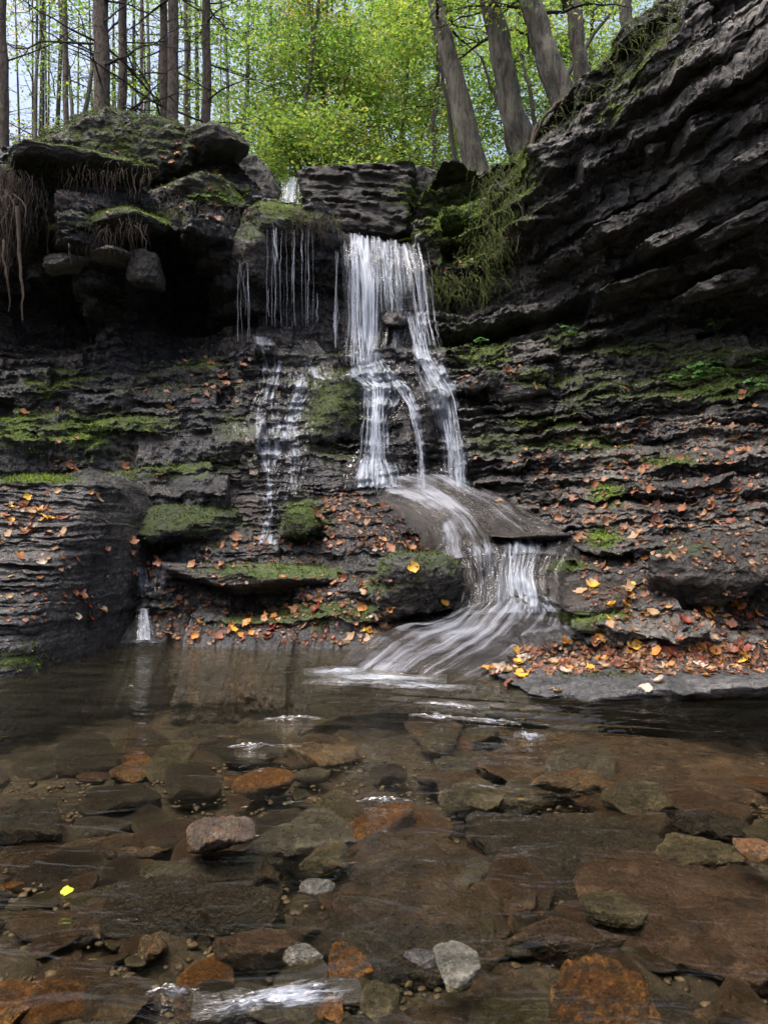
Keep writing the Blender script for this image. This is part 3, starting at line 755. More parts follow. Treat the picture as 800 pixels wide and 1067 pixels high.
# ------------------------------------------------------------------ stones on the streambed
ST = [  # px, py, w, h, z, kind, angle, thick, label
    (228, 884, 52, 44, -.035, 'tan', .3, .5, 'pale tan blocky stone standing just out of the shallow water'),
    (310, 866, 98, 38, -.045, 'grey', .1, .45, 'flat grey tan stone beside the pale blocky one'),
    (342, 892, 42, 32, -.05, 'olive', .2, .5, 'small olive oval stone below the flat grey tan one'),
    (205, 930, 145, 50, -.05, 'dark', .25, .8, 'black wet wedge shaped rock lying across the shallows'),
    (130, 874, 125, 30, -.14, 'brown', 0, .3, 'sunken reddish brown slab left of the pale blocky stone'),
    (275, 970, 88, 46, -.04, 'red', -.1, .6, 'rounded red brown stone just below the black wedge rock'),
    (325, 956, 36, 26, -.06, 'brown', 0, .7, 'small round brown stone touching the red brown one'),
    (352, 952, 32, 24, -.09, 'red', .4, .7, 'small dull red stone beside the small round brown one'),
    (330, 934, 26, 15, -.02, 'pale', 0, .5, 'little whitish wet pebble above the round brown stone'),
    (435, 975, 170, 48, -.06, 'dark', .05, .6, 'long dark brown slab below the broad purple brown slab'),
    (158, 984, 30, 26, -.10, 'tan', .2, .8, 'small square tan stone under the black wedge rock'),
    (105, 955, 78, 44, -.12, 'brown', -.5, .4, 'brown wedge stone left of the black wedge rock'),
    (62, 975, 55, 30, -.12, 'red', .5, .5, 'brick red flat stone near the left side of the shallows'),
    (315, 1006, 32, 20, -.02, 'pale', -.6, .3, 'whitish split shard of stone above the foam streak'),
    (442, 1016, 22, 40, -.03, 'grey', 1.2, .6, 'upright narrow grey stone beside the pale angular one'),
    (475, 1020, 40, 32, -.02, 'pale', .2, .4, 'pale greenish angular stone at the bottom of the picture'),
    (402, 1036, 36, 32, -.05, 'olive', 0, .7, 'pale rounded stone at the end of the foam streak'),
    (133, 800, 32, 34, -.30, 'orange', 0, .6, 'sunken orange stone glowing through the deeper water'),
    (332, 782, 54, 36, -.22, 'tan', -.2, .4, 'sunken brown four sided stone in the middle of the pool'),
    (28, 856, 75, 44, -.14, 'dark', -.3, .5, 'dark slab at the left edge of the shallows'),
    (15, 1040, 50, 38, -.08, 'rust', .2, .4, 'rusty brown flat stone in the bottom left corner'),
    (115, 1040, 70, 50, -.10, 'brown', .6, .4, 'brown tilted plate near the bottom left corner'),
    (112, 935, 48, 38, -.14, 'olive', .1, .4, 'dull olive flat stone under the lime green leaf'),
    (45, 1005, 110, 50, -.12, 'brown', -.2, .3, 'broad sunken brown plate near the bottom left'),
    (602, 813, 64, 27, -.05, 'tan', .1, .35, 'tan grey oval stone nearly dry beyond the ridged rock'),
    (668, 824, 72, 33, -.06, 'olive', -.1, .35, 'greenish grey oval stone right of the tan grey one'),
    (490, 826, 70, 36, -.12, 'olive', -.3, .35, 'olive grey cobble left of the tan grey oval stone'),
    (545, 832, 80, 26, -.13, 'olive', .1, .3, 'thin olive slab between the two oval stones and the ridged rock'),
    (440, 900, 170, 105, -.09, 'brown', .0, .35, 'broad purple brown slab in the middle of the shallows'),
    (598, 875, 215, 110, -.09, 'dark', -.25, .4, 'large dark ridged rock right of the broad purple brown slab'),
    (738, 880, 88, 42, -.06, 'olive', -.35, .35, 'tilted olive brown stone near the right edge'),
    (725, 950, 215, 130, -.08, 'red', -.05, .3, 'huge reddish brown slab at the right side'),
    (590, 966, 105, 50, -.05, 'red', -.05, .5, 'glossy red brown cobble beside the huge reddish slab'),
    (634, 944, 54, 34, -.06, 'olive', .2, .4, 'pale brown stone wedged at the tip of the huge reddish slab'),
    (543, 933, 32, 26, -.07, 'red', 0, .7, 'small round red stone under the ridged rock'),
    (636, 1004, 104, 84, -.01, 'rust', .05, .95, 'rusty golden rounded rock at the lower right'),
    (530, 1030, 95, 70, -.10, 'brown', .2, .3, 'sunken brown plate left of the rusty golden rock'),
    (445, 1052, 90, 30, -.09, 'brown', 0, .4, 'brown stone below the pale angular one'),
    (792, 900, 26, 34, -.03, 'orange', .4, .8, 'small orange brown stone at the right edge'),
    (700, 1045, 120, 34, -.08, 'dark', -.3, .4, 'long dark stone right of the rusty golden rock'),
    (770, 1055, 80, 34, -.08, 'brown', .1, .4, 'brown stone in the bottom right corner'),
    (700, 790, 330, 80, -.17, 'brown', -.17, .12, 'wide flat sunken slab with a dark crack below the kerb of rock'),
    (735, 850, 90, 30, -.12, 'dark', -.3, .4, 'dark stone in the shadow of the wide sunken slab'),
    (215, 1050, 60, 30, -.08, 'brown', .1, .5, 'dull brown cobble under the foam streak'),
    (385, 925, 60, 30, -.12, 'dark', .1, .5, 'dark cobble left of the broad purple brown slab'),
    (470, 800, 60, 24, -.2, 'olive', .1, .3, 'sunken olive plate beyond the olive grey cobble'),
    (400, 850, 70, 30, -.16, 'brown', -.2, .3, 'sunken brown plate right of the flat grey tan stone'),
    (440, 745, 90, 22, -.30, 'brown', .1, .3, 'deep sunken brown slab before the lower cascade'),
    (230, 760, 110, 26, -.40, 'dark', -.05, .3, 'deep sunken dark slab in the left half of the pool'),
    (540, 765, 50, 18, -.22, 'tan', 0, .4, 'sunken tan pebble stone near the kerb of rock'),
    (250, 910, 50, 24, -.12, 'brown', 0, .5, 'brown cobble hidden behind the black wedge rock'),
    (165, 905, 34, 22, -.12, 'olive', 0, .5, 'olive cobble between sunken slab and black wedge rock'),
    (500, 1000, 46, 26, -.10, 'brown', .5, .5, 'brown cobble above the pale angular stone'),
    (365, 1000, 44, 30, -.09, 'rust', .2, .5, 'rusty cobble right of the whitish shard'),
    (345, 1050, 26, 28, -.07, 'orange', .2, .7, 'little orange brown cobble touching the foam streak')]
for i, (px, py, w, h, z, kd, an, th, lab) in enumerate(ST):
    if py < 720 or True:
        x, y, _ = Pz(px, py, z)
    big = w > 80
    dist = math.hypot(y, HC - z); ph = math.atan2(HC - z, y)
    rx = w / F * y / 2 * (1.0 if big else 1.12)
    ry0 = h / F * dist / 2 / math.sin(ph)
    rz = max(.014, min(rx, ry0) * th * (.8 if big else 1))
    ry = max(ry0 * .45, ry0 - rz * .8 / math.tan(ph)) * (1.0 if big else 1.12)
    ry = min(ry, rx * 1.5)
    if big: z = min(z, -.05) - .02
    zc = z - rz * .45 if z < -.04 else .005
    big = w > 80
    V, Fc = stone_shape((rx, ry, rz), 6 if w > 130 else 5, 200 + i * 3, 12 if big else 10, 16 if big else 11, .06 if big else .05)
    V = V @ rotm(.06 * math.sin(i), .06 * math.cos(i * 2), an).T
    nz = fbm(V[:, 0] * 12, V[:, 1] * 16 + V[:, 0] * 9, V[:, 2] * 14, 5, .62, i)
    V[:, 2] += min(.007, rz * .2) * (1 - np.abs(nz) * 2) * (2.2 if kd in ('dark', 'rust') else 1)
    o = np_mesh('stone', V + np.array((x, y, zc)), Fc, STONE[kd], loc=(x, y, zc))
    tag(o, lab, 'stone', 'larger stones on the streambed')

# countable cobbles between them
g = np.random.default_rng(5)
protos = []
for k in range(10):
    V, Fc = stone_shape((1, g.uniform(.6, .95), g.uniform(.3, .6)), 3, 500 + k, 10, 8, .06)
    protos.append((V, Fc))
COLS_ = ['brown', 'brown', 'olive', 'dark', 'red', 'grey', 'rust', 'tan', 'brown', 'dark', 'olive', 'pale']
meshes = {}
taken = [(Pz(s[0], s[1], s[4])[0], Pz(s[0], s[1], s[4])[1], s[2] / F * Pz(s[0], s[1], s[4])[1] / 2) for s in ST]
fails = 0
cnt = 0; fails = 0
import re as _re
ANCH = []
for q in ST:
    nm = _re.split(r' (?:lying|beside|standing|below|left|touching|above|just|near|at|under|right|beyond|between|in|across|wedged|glowing|with|before|hidden|of) ', ' ' + q[8] + ' ')[0].strip()
    xx, yy, _z = Pz(q[0], q[1], q[4]); ANCH.append((xx, yy, nm))
ANCH = [a for a in ANCH if sum(b[2] == a[2] for b in ANCH) == 1]
used_c = set()
ADJ = {'brown': 'brown', 'olive': 'olive grey', 'dark': 'blackish', 'red': 'reddish', 'grey': 'grey', 'rust': 'rusty', 'tan': 'tan', 'pale': 'pale'}
while cnt < 245:
    y = 1.25 + 2.9 * g.random() ** 1.5
    x = g.uniform(-.55, .55) * y
    r = (.020 + .075 * g.random() ** 1.5) * (1 + .25 * (y - 1.3)) * (1 + .9 * (y > 2.1) * g.random())
    if any((x - a) ** 2 + (y - b) ** 2 < (c * .55) ** 2 for a, b, c in taken): continue
    kd = COLS_[g.integers(len(COLS_))]
    if kd in ('pale', 'tan') and (g.random() < .6 or r > .045): continue
    an_ = min(ANCH, key=lambda a: (a[0] - x) ** 2 + (a[1] - y) ** 2)
    size = 'tiny' if r < .024 else ('small' if r < .036 else 'middling' if r < .055 else 'fist sized')
    side = ('off the left end of' if x < an_[0] - .03 else 'off the right end of' if x > an_[0] + .03 else 'beside') if abs(x - an_[0]) > abs(y - an_[1]) * .6 else ('behind' if y > an_[1] else 'in front of')
    lab_ = '%s %s cobble %s the %s' % (size, ADJ[kd], side, an_[2])
    if lab_ in used_c: 
        fails += 1
        if fails > 4000: break
        continue
    used_c.add(lab_)
    k = int(g.integers(10))
    if (k, kd) not in meshes:
        o = np_mesh('cobble', protos[k][0], protos[k][1], STONE[kd]); meshes[(k, kd)] = o.data
    else:
        o = bpy.data.objects.new('cobble', meshes[(k, kd)]); COL.objects.link(o)
    o.location = (x, y, float(bedz(x, y)) + r * .3 + .02)
    o.scale = (r, r, r); o.rotation_euler = (g.uniform(-.25, .25), g.uniform(-.25, .25), g.uniform(0, 6.3))
    tag(o, lab_, 'cobble', 'cobbles on the streambed')
    cnt += 1
    taken.append((x, y, r * 1.2))
# uncountable fine gravel
mb = MB()
V0, F0 = ICO[2]
n = 6500
gx_ = g.uniform(-.9, .9, n); gy_ = 1.15 + 2.6 * g.random(n) ** 1.3
for i in range(n):
    y = gy_[i]; x = gx_[i] * y; r = g.uniform(.005, .016)
    s = np.array([r, r * g.uniform(.5, 1), r * g.uniform(.3, .6)])
    mb.V.append((V0 * (1 + .35 * g.normal(size=(len(V0), 1)).clip(-1, 1) * .6) * s) @ rotm(0, 0, g.uniform(0, 6)).T + np.array([x, y, float(bedz(x, y)) + .028])); mb.F.append(F0 + mb.n); mb.n += len(V0)
o = mb.build('gravel', simple_mat('gravel_mat', [(.02, .014, .009), (.05, .035, .022), (.035, .03, .02), (.09, .07, .045), (.03, .017, .011)], .6, 60, .3, .004, island=True))
tag(o, kind='stuff')

# ------------------------------------------------------------------ ray casting helper (on rock only, before water and plants exist)
bpy.context.view_layer.update()
DG = bpy.context.evaluated_depsgraph_get()
ORG = Vector((0, 0, HC))
def hit(px, py):
    d = Vector(((px - CX) / F, 1.0, -(py - CY) / F)).normalized()
    ok, loc, nor, idx, ob, _ = scene.ray_cast(DG, ORG, d)
    return (np.array(loc), np.array(nor), ob) if ok else (None, None, None)
def drop(x, y, z=9.0, maxd=20):
    ok, loc, nor, idx, ob, _ = scene.ray_cast(DG, Vector((x, y, z)), Vector((0, 0, -1)))
    return (np.array(loc), np.array(nor), ob) if ok else (None, None, None)

# ------------------------------------------------------------------ moss tufts growing where the moss mask is strong
def scatter_moss(n, size=(.008, .022)):
    g = np.random.default_rng(19)
    mb_v, cand = [], []
    allV, allN = [], []
    for o in ROCKS:
        me = o.data; m = len(me.polygons)
        c = np.empty(m * 3, np.float32); me.polygons.foreach_get('center', c)
        nn = np.empty(m * 3, np.float32); me.polygons.foreach_get('normal', nn)
        ar = np.empty(m, np.float32); me.polygons.foreach_get('area', ar)
        at = np.empty(len(me.vertices), np.float32); me.attributes['moss'].data.foreach_get('value', at)
        ls = np.empty(m, np.int32); me.polygons.foreach_get('loop_start', ls)
        vi = np.empty(len(me.loops), np.int32); me.loops.foreach_get('vertex_index', vi)
        ms = at[vi[ls]]
        c = c.reshape(-1, 3) + np.array(o.location); nn = nn.reshape(-1, 3)
        f = ms + (fbm(c[:, 0] * 9, c[:, 1] * 9, c[:, 2] * 9, 4, seed=2)) * .35
        vis = (c[:, 1] < 9.2) & (np.abs(c[:, 0]) < c[:, 1] * .56) & (nn[:, 1] < .5)
        w = ar * (f > .52) * vis
        bt = np.empty(len(me.vertices), np.float32); me.attributes['bright'].data.foreach_get('value', bt)
        cand.append((c, nn, w, bt[vi[ls]]))
    C_ = np.concatenate([a[0] for a in cand]); N_ = np.concatenate([a[1] for a in cand]); Wt = np.concatenate([a[2] for a in cand]); B_ = np.concatenate([a[3] for a in cand])
    pick = g.choice(len(C_), n, p=Wt / Wt.sum())
    c, nn = C_[pick], N_[pick]
    t = g.normal(size=(n, 3)); t -= (t * nn).sum(1)[:, None] * nn; t /= np.linalg.norm(t, axis=1)[:, None] + 1e-6
    s = g.uniform(*size, n)[:, None]
    up = nn + g.normal(size=(n, 3)) * .5 + np.array([0, 0, -.15]); up /= np.linalg.norm(up, axis=1)[:, None]
    c = c + g.normal(size=(n, 3)) * .008
    b0 = c - t * s * .45 - nn * .004; b1 = c + t * s * .45 - nn * .004; tp = c + up * s * g.uniform(.8, 1.6, (n, 1))
    V = np.stack([b0, b1, tp], 1).reshape(-1, 3)
    Fc = np.arange(3 * n).reshape(-1, 3)
    o = np_mesh('moss', V, Fc, M_mosst, smooth=False, attrs={'bright': np.repeat(B_[pick] * g.uniform(.6, 1.2, n), 3)})
    tag(o, kind='stuff')
scatter_moss(200000, (.006, .017))

# ------------------------------------------------------------------ hanging fibres
def strands_from(pts, nper, ln, mat, name, spread=.03, seed=1, r0=.004, sway=.03):
    g = np.random.default_rng(seed); mb = MB()
    for (a, b, k) in pts:
        A, B = np.array(P(*a)), np.array(P(*b))
        for i in range(k * nper):
            u = g.random(); p = A * (1 - u) + B * u + g.normal(size=3) * spread
            L = ln * g.uniform(.25, 1.0) ** 1.3
            q = np.linspace(0, 1, 6)[:, None]
            path = p + np.array([0, 0, -1]) * L * q + np.array([g.normal() * sway, -.02 - .02 * g.random(), 0]) * q ** .5
            path += np.cumsum(g.normal(size=(6, 3)) * .02 * min(1, L * 2.5), 0)
            mb.tube(path, r0 * np.linspace(1, .25, 6) * g.uniform(.5, 1.6), 3)
    o = mb.build(name, mat); tag(o, kind='stuff'); return o
strands_from([((-40, 178, 6.6), (18, 182, 6.6), 9), ((20, 184, 6.6), (50, 196, 6.7), 1), ((-40, 200, 6.4), (8, 205, 6.5), 12)], 40, .75, M_root, 'hanging_root_mat', .045, 3, .0032, .05)
strands_from([((60, 238, 6.75), (150, 232, 6.75), 5), ((160, 205, 7.2), (250, 225, 7.3), 3), ((250, 220, 7.35), (350, 225, 7.4), 7), ((60, 180, 6.7), (160, 178, 6.9), 3)], 30, .30, M_root, 'root_fringe', .04, 4, .0026, .03)
strands_from([((548, 165, 7.75), (540, 230, 7.7), 7), ((540, 200, 7.7), (515, 270, 7.75), 7), ((520, 180, 8.0), (500, 260, 7.9), 6), ((515, 290, 7.8), (440, 298, 7.9), 5)], 60, .24, M_rootg, 'hanging_moss', .10, 5, .0034, .06)
strands_from([((560, 130, 7.5), (640, 100, 6.6), 4), ((640, 60, 6.5), (720, 0, 6.2), 5)], 34, .15, M_rootg, 'trailing_grass', .10, 6, .003, .06)
for k, (a, L, r, lab) in enumerate([((20, 215, 6.35), .95, .022, 'thick pale root hanging down in front of the dark hollow at the far left'), ((5, 250, 6.3), .6, .012, 'thin root hanging beside the thick pale one'),
                                   ((72, 255, 6.6), .18, .008, 'short pale root crossing the grey angular block')]):
    p = np.array(P(*a)); q = np.linspace(0, 1, 14)[:, None]; gg = np.random.default_rng(k + 40)
    path = p + np.array([.05, 0, -1]) * L * q + .012 * np.cumsum(gg.normal(size=(14, 3)), 0) * .6
    mb = MB(); mb.tube(path, r * np.linspace(1, .15, 14), 7, .15, k)
    mb.tube(path[5:] + np.array([.012, -.01, 0]), r * .4 * np.linspace(1, .2, 9), 5)
    tag(mb.build('hanging_root', M_root, loc=tuple(p)), lab, 'root', 'roots hanging over the hollow')
for k, (pts, r, lab) in enumerate([([(697, 30, 6.2), (694, 48, 6.1), (697, 60, 6.1), (703, 76, 6.1)], .008, 'pale bare root dangling over the rock at the upper right'),
                                   ([(560, 130, 7.4), (552, 160, 7.4), (548, 200, 7.45), (541, 245, 7.5), (538, 262, 7.5)], .025, 'dark twisted root running down the edge of the mossy bank'),
                                   ([(585, 105, 7.3), (566, 122, 7.3), (556, 150, 7.4), (556, 175, 7.4)], .022, 'dark root curling off the bank under the leaning trunk')]):
    pp = np.array([P(*c) for c in pts]); q = np.linspace(0, len(pp) - 1, 16)
    path = np.stack([np.interp(q, np.arange(len(pp)), pp[:, i]) for i in range(3)], 1) + .008 * np.random.default_rng(k).normal(size=(16, 3))
    mb = MB(); mb.tube(path, r * np.linspace(1, .3, 16), 6, .2, k)
    tag(mb.build('hanging_root', M_root, loc=tuple(path[0])), lab, 'root', 'roots on the mossy bank')

# ------------------------------------------------------------------ leaves fallen on the rocks
def wetpath(px, py):
    for (ax, ay, bx, by, r) in WETP:
        t = min(1, max(0, ((px - ax) * (bx - ax) + (py - ay) * (by - ay)) / ((bx - ax) ** 2 + (by - ay) ** 2)))
        if math.hypot(px - ax - t * (bx - ax), py - ay - t * (by - ay)) < r: return True
    return False
WETP = [(400, 505, 440, 515, 16), (440, 515, 540, 550, 26), (480, 575, 580, 575, 14), (485, 600, 575, 600, 26), (590, 640, 400, 690, 26), (395, 380, 392, 500, 24), (285, 380, 285, 550, 12)]
def leaf_mesh(kind, curl, seed):
    g = np.random.default_rng(seed)
    nl, nw = 9, 5
    u = np.linspace(0, 1, nl); V = []
    for i, t in enumerate(u):
        w = (math.sin(math.pi * min(1, t * 1.02) ** .8) ** .8) * (.34 if kind == 0 else .46) + .004
        if kind == 1: w *= 1 + .28 * math.cos(t * 14)          # lobed edge
        w *= 1 + .12 * g.normal()
        for j in range(nw):
            s = (j / (nw - 1) - .5) * 2
            x = (t - .5); y = s * w
            z = curl * (.9 * (x * x) * 1.6 + .8 * (y * y) * 2.2) + .04 * g.normal() * abs(s) + .03 * math.sin(t * 9 + seed) * s
            V.append((x, y, z))
    V = np.array(V)
    Fc = grid_faces(nl, nw)
    # stalk
    st = np.array([(-.5, -.012, V[0, 2]), (-.5, .012, V[0, 2]), (-.78, .02, .05), (-.78, .0, .05)])
    return np.r_[V, st], np.r_[Fc, [[len(V), len(V) + 1, len(V) + 2, len(V) + 3]]]
LPROT = [leaf_mesh(k % 2, c, 60 + k) for k, c in enumerate([.15, .5, .9, .3, -.4, .7, 1.2, .2])]
SHAPE_W = ['flat', 'cupped', 'curled', 'broad flat', 'arched', 'ragged curled', 'rolled', 'ragged flat']
ZONES = [  # x0,y0,x1,y1,count, place
    (490, 662, 800, 702, 85, 'in the red puddle on the kerb of rock'), (484, 688, 540, 714, 16, 'piled at the left end of the kerb'), (600, 622, 800, 652, 40, 'on the ledge strip under the grey boulder'),
    (560, 540, 700, 620, 46, 'between cascade and grey boulder'), (540, 480, 800, 545, 90, 'on the leaf strewn slope at the right'),
    (620, 440, 800, 490, 34, 'high on the right slope below the cliff'), (330, 515, 480, 575, 62, 'on the terrace below the main waterfall'),
    (160, 600, 400, 665, 60, 'on the low shelf beside the pool'), (200, 560, 330, 590, 26, 'on top of the overhanging wet slab'), (380, 628, 440, 665, 16, 'at the foot of the mossy boulder'),
    (0, 508, 112, 650, 60, 'on the striped boulder'), (130, 560, 170, 600, 14, 'by the small left fall'), (150, 372, 270, 420, 26, 'on the high ledge under the dark hollow'),
    (10, 420, 200, 500, 18, 'on the mossy ledges at the left'), (470, 385, 560, 430, 16, 'on the ledge block beside the waterfall'), (480, 430, 640, 480, 16, 'on the ledges right of the waterfall'),
    (100, 140, 260, 230, 26, 'on the mossy mound under the pines'), (560, 690, 800, 740, 14, 'stuck to the pool side of the kerb'), (440, 230, 530, 290, 14, 'on the mossy bank'),
    (640, 405, 800, 440, 8, 'below the green plants')]
COLW = ['orange', 'orange', 'tan', 'tan', 'rust brown', 'rust brown', 'rust brown', 'pale', 'dark red', 'orange', 'tan', 'yellow']
g = np.random.default_rng(33)
lm = {}
leaf_rec = []
for (x0, y0, x1, y1, n, place) in ZONES:
    k = tries = 0
    cl = [(g.uniform(x0, x1), g.uniform(y0, y1)) for _ in range(max(3, n // 6))]
    while k < n and tries < n * 12:
        tries += 1
        if g.random() < .6:
            c_ = cl[g.integers(len(cl))]; px, py = c_[0] + g.normal() * 14, c_[1] + g.normal() * 6
            if not (x0 - 5 < px < x1 + 5 and y0 - 3 < py < y1 + 3): continue
        else:
            px, py = g.uniform(x0, x1), g.uniform(y0, y1)
        h, nr, ob = hit(px, py)
        if h is None or nr[2] < .12 or ob.name.startswith('streambed') or h[2] < .01: continue
        if ob.name.startswith(('chute', 'slide')) or h[1] > 9.5 or wetpath(px, py): continue
        col = COLW[g.integers(len(COLW))]
        fx_ = (px - x0) / (x1 - x0); fy_ = (py - y0) / (y1 - y0)
        pos = ('upper ' if fy_ < .4 else 'lower ' if fy_ > .7 else '') + ('left' if fx_ < .3 else 'right' if fx_ > .7 else 'middle')
        leaf_rec.append((h[1], h, nr, col, place, pos)); k += 1
# specific bright leaves
SPEC = [(430, 592, 'yellow', 'standing upright on the mossy boulder by the cascade', 'bright yellow'), (462, 627, 'yellow', 'at the foot of the mossy boulder by the cascade', 'big golden'), (243, 654, 'yellow', 'on the mossy lip above the pool', 'round golden'),
        (520, 522, 'yellow', 'beside the sliding water', 'small golden'), (618, 612, 'yellow', 'by the smooth wet brown rock', 'golden'), (287, 410, 'yellow', 'stuck on the wet rock of the trickle', 'yellow'), (378, 634, 'orange', 'on the shelf near the mossy boulder', 'big orange'), (264, 492, 'pale', 'under the left trickle', 'pale')]
recs = sorted(leaf_rec, key=lambda r: r[0])
N_IND = 285
mbl = MB()
def leaf_frame(nr, g, tilt=.35):
    n_ = nr + g.normal(size=3) * tilt; n_[2] = abs(n_[2]) + .25; n_ /= np.linalg.norm(n_)
    t = g.normal(size=3); t -= t.dot(n_) * n_; t /= np.linalg.norm(t)
    return t, np.cross(n_, t), n_
from mathutils import Matrix
used_l = set()
def put_leaf(h, nr, col, place, s, desc=None, tilt=.35, pos=''):
    k = int(g.integers(8))
    if desc is None:
        for _ in range(60):
            if (SHAPE_W[k], col, place, pos) not in used_l: break
            k = int(g.integers(8)); col = COLW[g.integers(len(COLW))]
        used_l.add((SHAPE_W[k], col, place, pos))
    if (k, col) not in lm:
        o = np_mesh('fallen_leaf', LPROT[k][0], LPROT[k][1], LEAFM[col]); lm[(k, col)] = o.data
    else:
        o = bpy.data.objects.new('fallen_leaf', lm[(k, col)]); COL.objects.link(o)
    t, b_, n_ = leaf_frame(nr, g, tilt)
    p = h + n_ * .006
    o.matrix_world = Matrix([[*(np.array([t[i] * s, b_[i] * s, n_[i] * s])), p[i]] for i in range(3)] + [[0, 0, 0, 1]])
    if len(place.split()) > 9 and pos: pos = pos.split()[-1]
    tag(o, '%s leaf %s%s' % (desc or (SHAPE_W[k] + ' ' + col), place, ', ' + pos if pos else ''), 'leaf', 'fallen leaves ' + place)
for (px, py, col, place, desc) in SPEC:
    h, nr, ob = hit(px, py)
    if h is not None: put_leaf(h, nr, col, place, .085, desc, .2)
for i, (d, h, nr, col, place, pos) in enumerate(recs):
    s = g.uniform(.03, .06) if g.random() < .45 else g.uniform(.05, .095)
    if i < N_IND:
        put_leaf(h, nr, col, place, s, pos=pos)
    else:
        k = int(g.integers(8)); t, b_, n_ = leaf_frame(nr, g)
        V = LPROT[k][0] * s
        mbl.add(V[:, :1] * t + V[:, 1:2] * b_ + V[:, 2:] * n_ + h + n_ * .006, LPROT[k][1])
o = mbl.build('leaf_litter', M_litter); tag(o, kind='stuff')
mbd = MB()
for (x0, y0, x1, y1, n) in [(490, 668, 800, 702, 900), (560, 610, 800, 660, 260), (540, 440, 800, 620, 1100), (330, 510, 480, 575, 500), (160, 600, 420, 672, 700), (200, 560, 330, 592, 90), (0, 505, 120, 660, 160), (130, 360, 270, 430, 130),
                            (470, 380, 570, 430, 90), (60, 130, 260, 240, 260), (430, 190, 540, 300, 90), (560, 20, 740, 130, 220), (130, 560, 180, 600, 60), (640, 430, 800, 480, 120)]:
    for _ in range(n):
        h, nr, ob = hit(g.uniform(x0, x1), g.uniform(y0, y1))
        if h is None or nr[2] < .3 or wetpath(h[0] / h[1] * F + CX, CY - (h[2] - HC) / h[1] * F) or ob.name.startswith(('streambed', 'chute', 'slide')) or h[2] < .02 or h[1] > 9.5: continue
        k = int(g.integers(8)); t, b_, n_ = leaf_frame(nr, g, .2); V = LPROT[k][0] * g.uniform(.015, .05) * np.array([1, 1, .6])
        mbd.add(V[:, :1] * t + V[:, 1:2] * b_ + V[:, 2:] * n_ + h + n_ * .003, LPROT[k][1])
tag(mbd.build('wet_leaf_litter', leaf_mat('wet_litter', [(.06, .018, .012), (.14, .05, .024), (.13, .075, .04), (.04, .018, .012), (.22, .12, .055)], .1, .35)), kind='stuff')
# the lime leaf lying in the shallows
x, y, z = Pz(70, 929, .004)
put_leaf(np.array((x, y, z)), np.array((0, 0, 1.)), 'lime green', 'floating on the shallows at the left', .045, 'bright lime green', .05)

# ------------------------------------------------------------------ seedlings on the right wall
def seedling(px, py, n, size, label, seed):
    h, nr, ob = hit(px, py)
    if h is None: return
    g = np.random.default_rng(seed)
    root = empty('seedling', tuple(h)); tag(root, label, 'plant', 'green seedlings on the right wall')
    mb, ml = MB(), MB()
    for i in range(n):
        a = g.uniform(0, 6.28); r = size * g.uniform(.3, 1)
        tip = np.array([math.cos(a) * r, -abs(math.sin(a)) * r * .8 - .05, size * g.uniform(.3, 1.1)])
        q = np.linspace(0, 1, 5)[:, None]
        path = tip * q + np.array([0, 0, .05]) * np.sin(q * 3.1)
        mb.tube(path, .0025, 4)
        for j in range(g.integers(3, 6)):
            k = 0; b2 = a + (j - 2) * 1.0
            t = np.array([math.cos(b2), math.sin(b2), -.25]); t /= np.linalg.norm(t)
            n_ = np.array([0, -.35, 1.]) + g.normal(size=3) * .2; n_ -= n_.dot(t) * t; n_ /= np.linalg.norm(n_)
            V = LPROT[0][0] * size * .42; V = V + np.array([size * .21, 0, 0])
            ml.add(V[:, :1] * t + V[:, 1:2] * np.cross(n_, t) + V[:, 2:] * n_ + tip, LPROT[0][1])
    mb.build('stem', M_plant, parent=root); ml.build('foliage', M_plant, parent=root)
seedling(724, 402, 7, .20, 'largest bright green seedling with spreading leaves on the mossy ledge', 1)
seedling(786, 388, 4, .13, 'small seedling at the right edge beside the largest one', 2)
seedling(781, 414, 4, .14, 'leafy seedling below the one at the right edge', 3)
seedling(746, 352, 4, .14, 'seedling growing from the bare rock above the largest one', 4)
seedling(716, 330, 3, .11, 'upper left seedling of the pair on bare rock', 5)
seedling(744, 332, 4, .11, 'topmost seedling of the pair on bare rock', 6)
seedling(592, 352, 5, .10, 'dull green tuft in the middle of the dark ledges', 7)
seedling(500, 362, 6, .10, 'low green tuft on the moss beside the waterfall', 8)
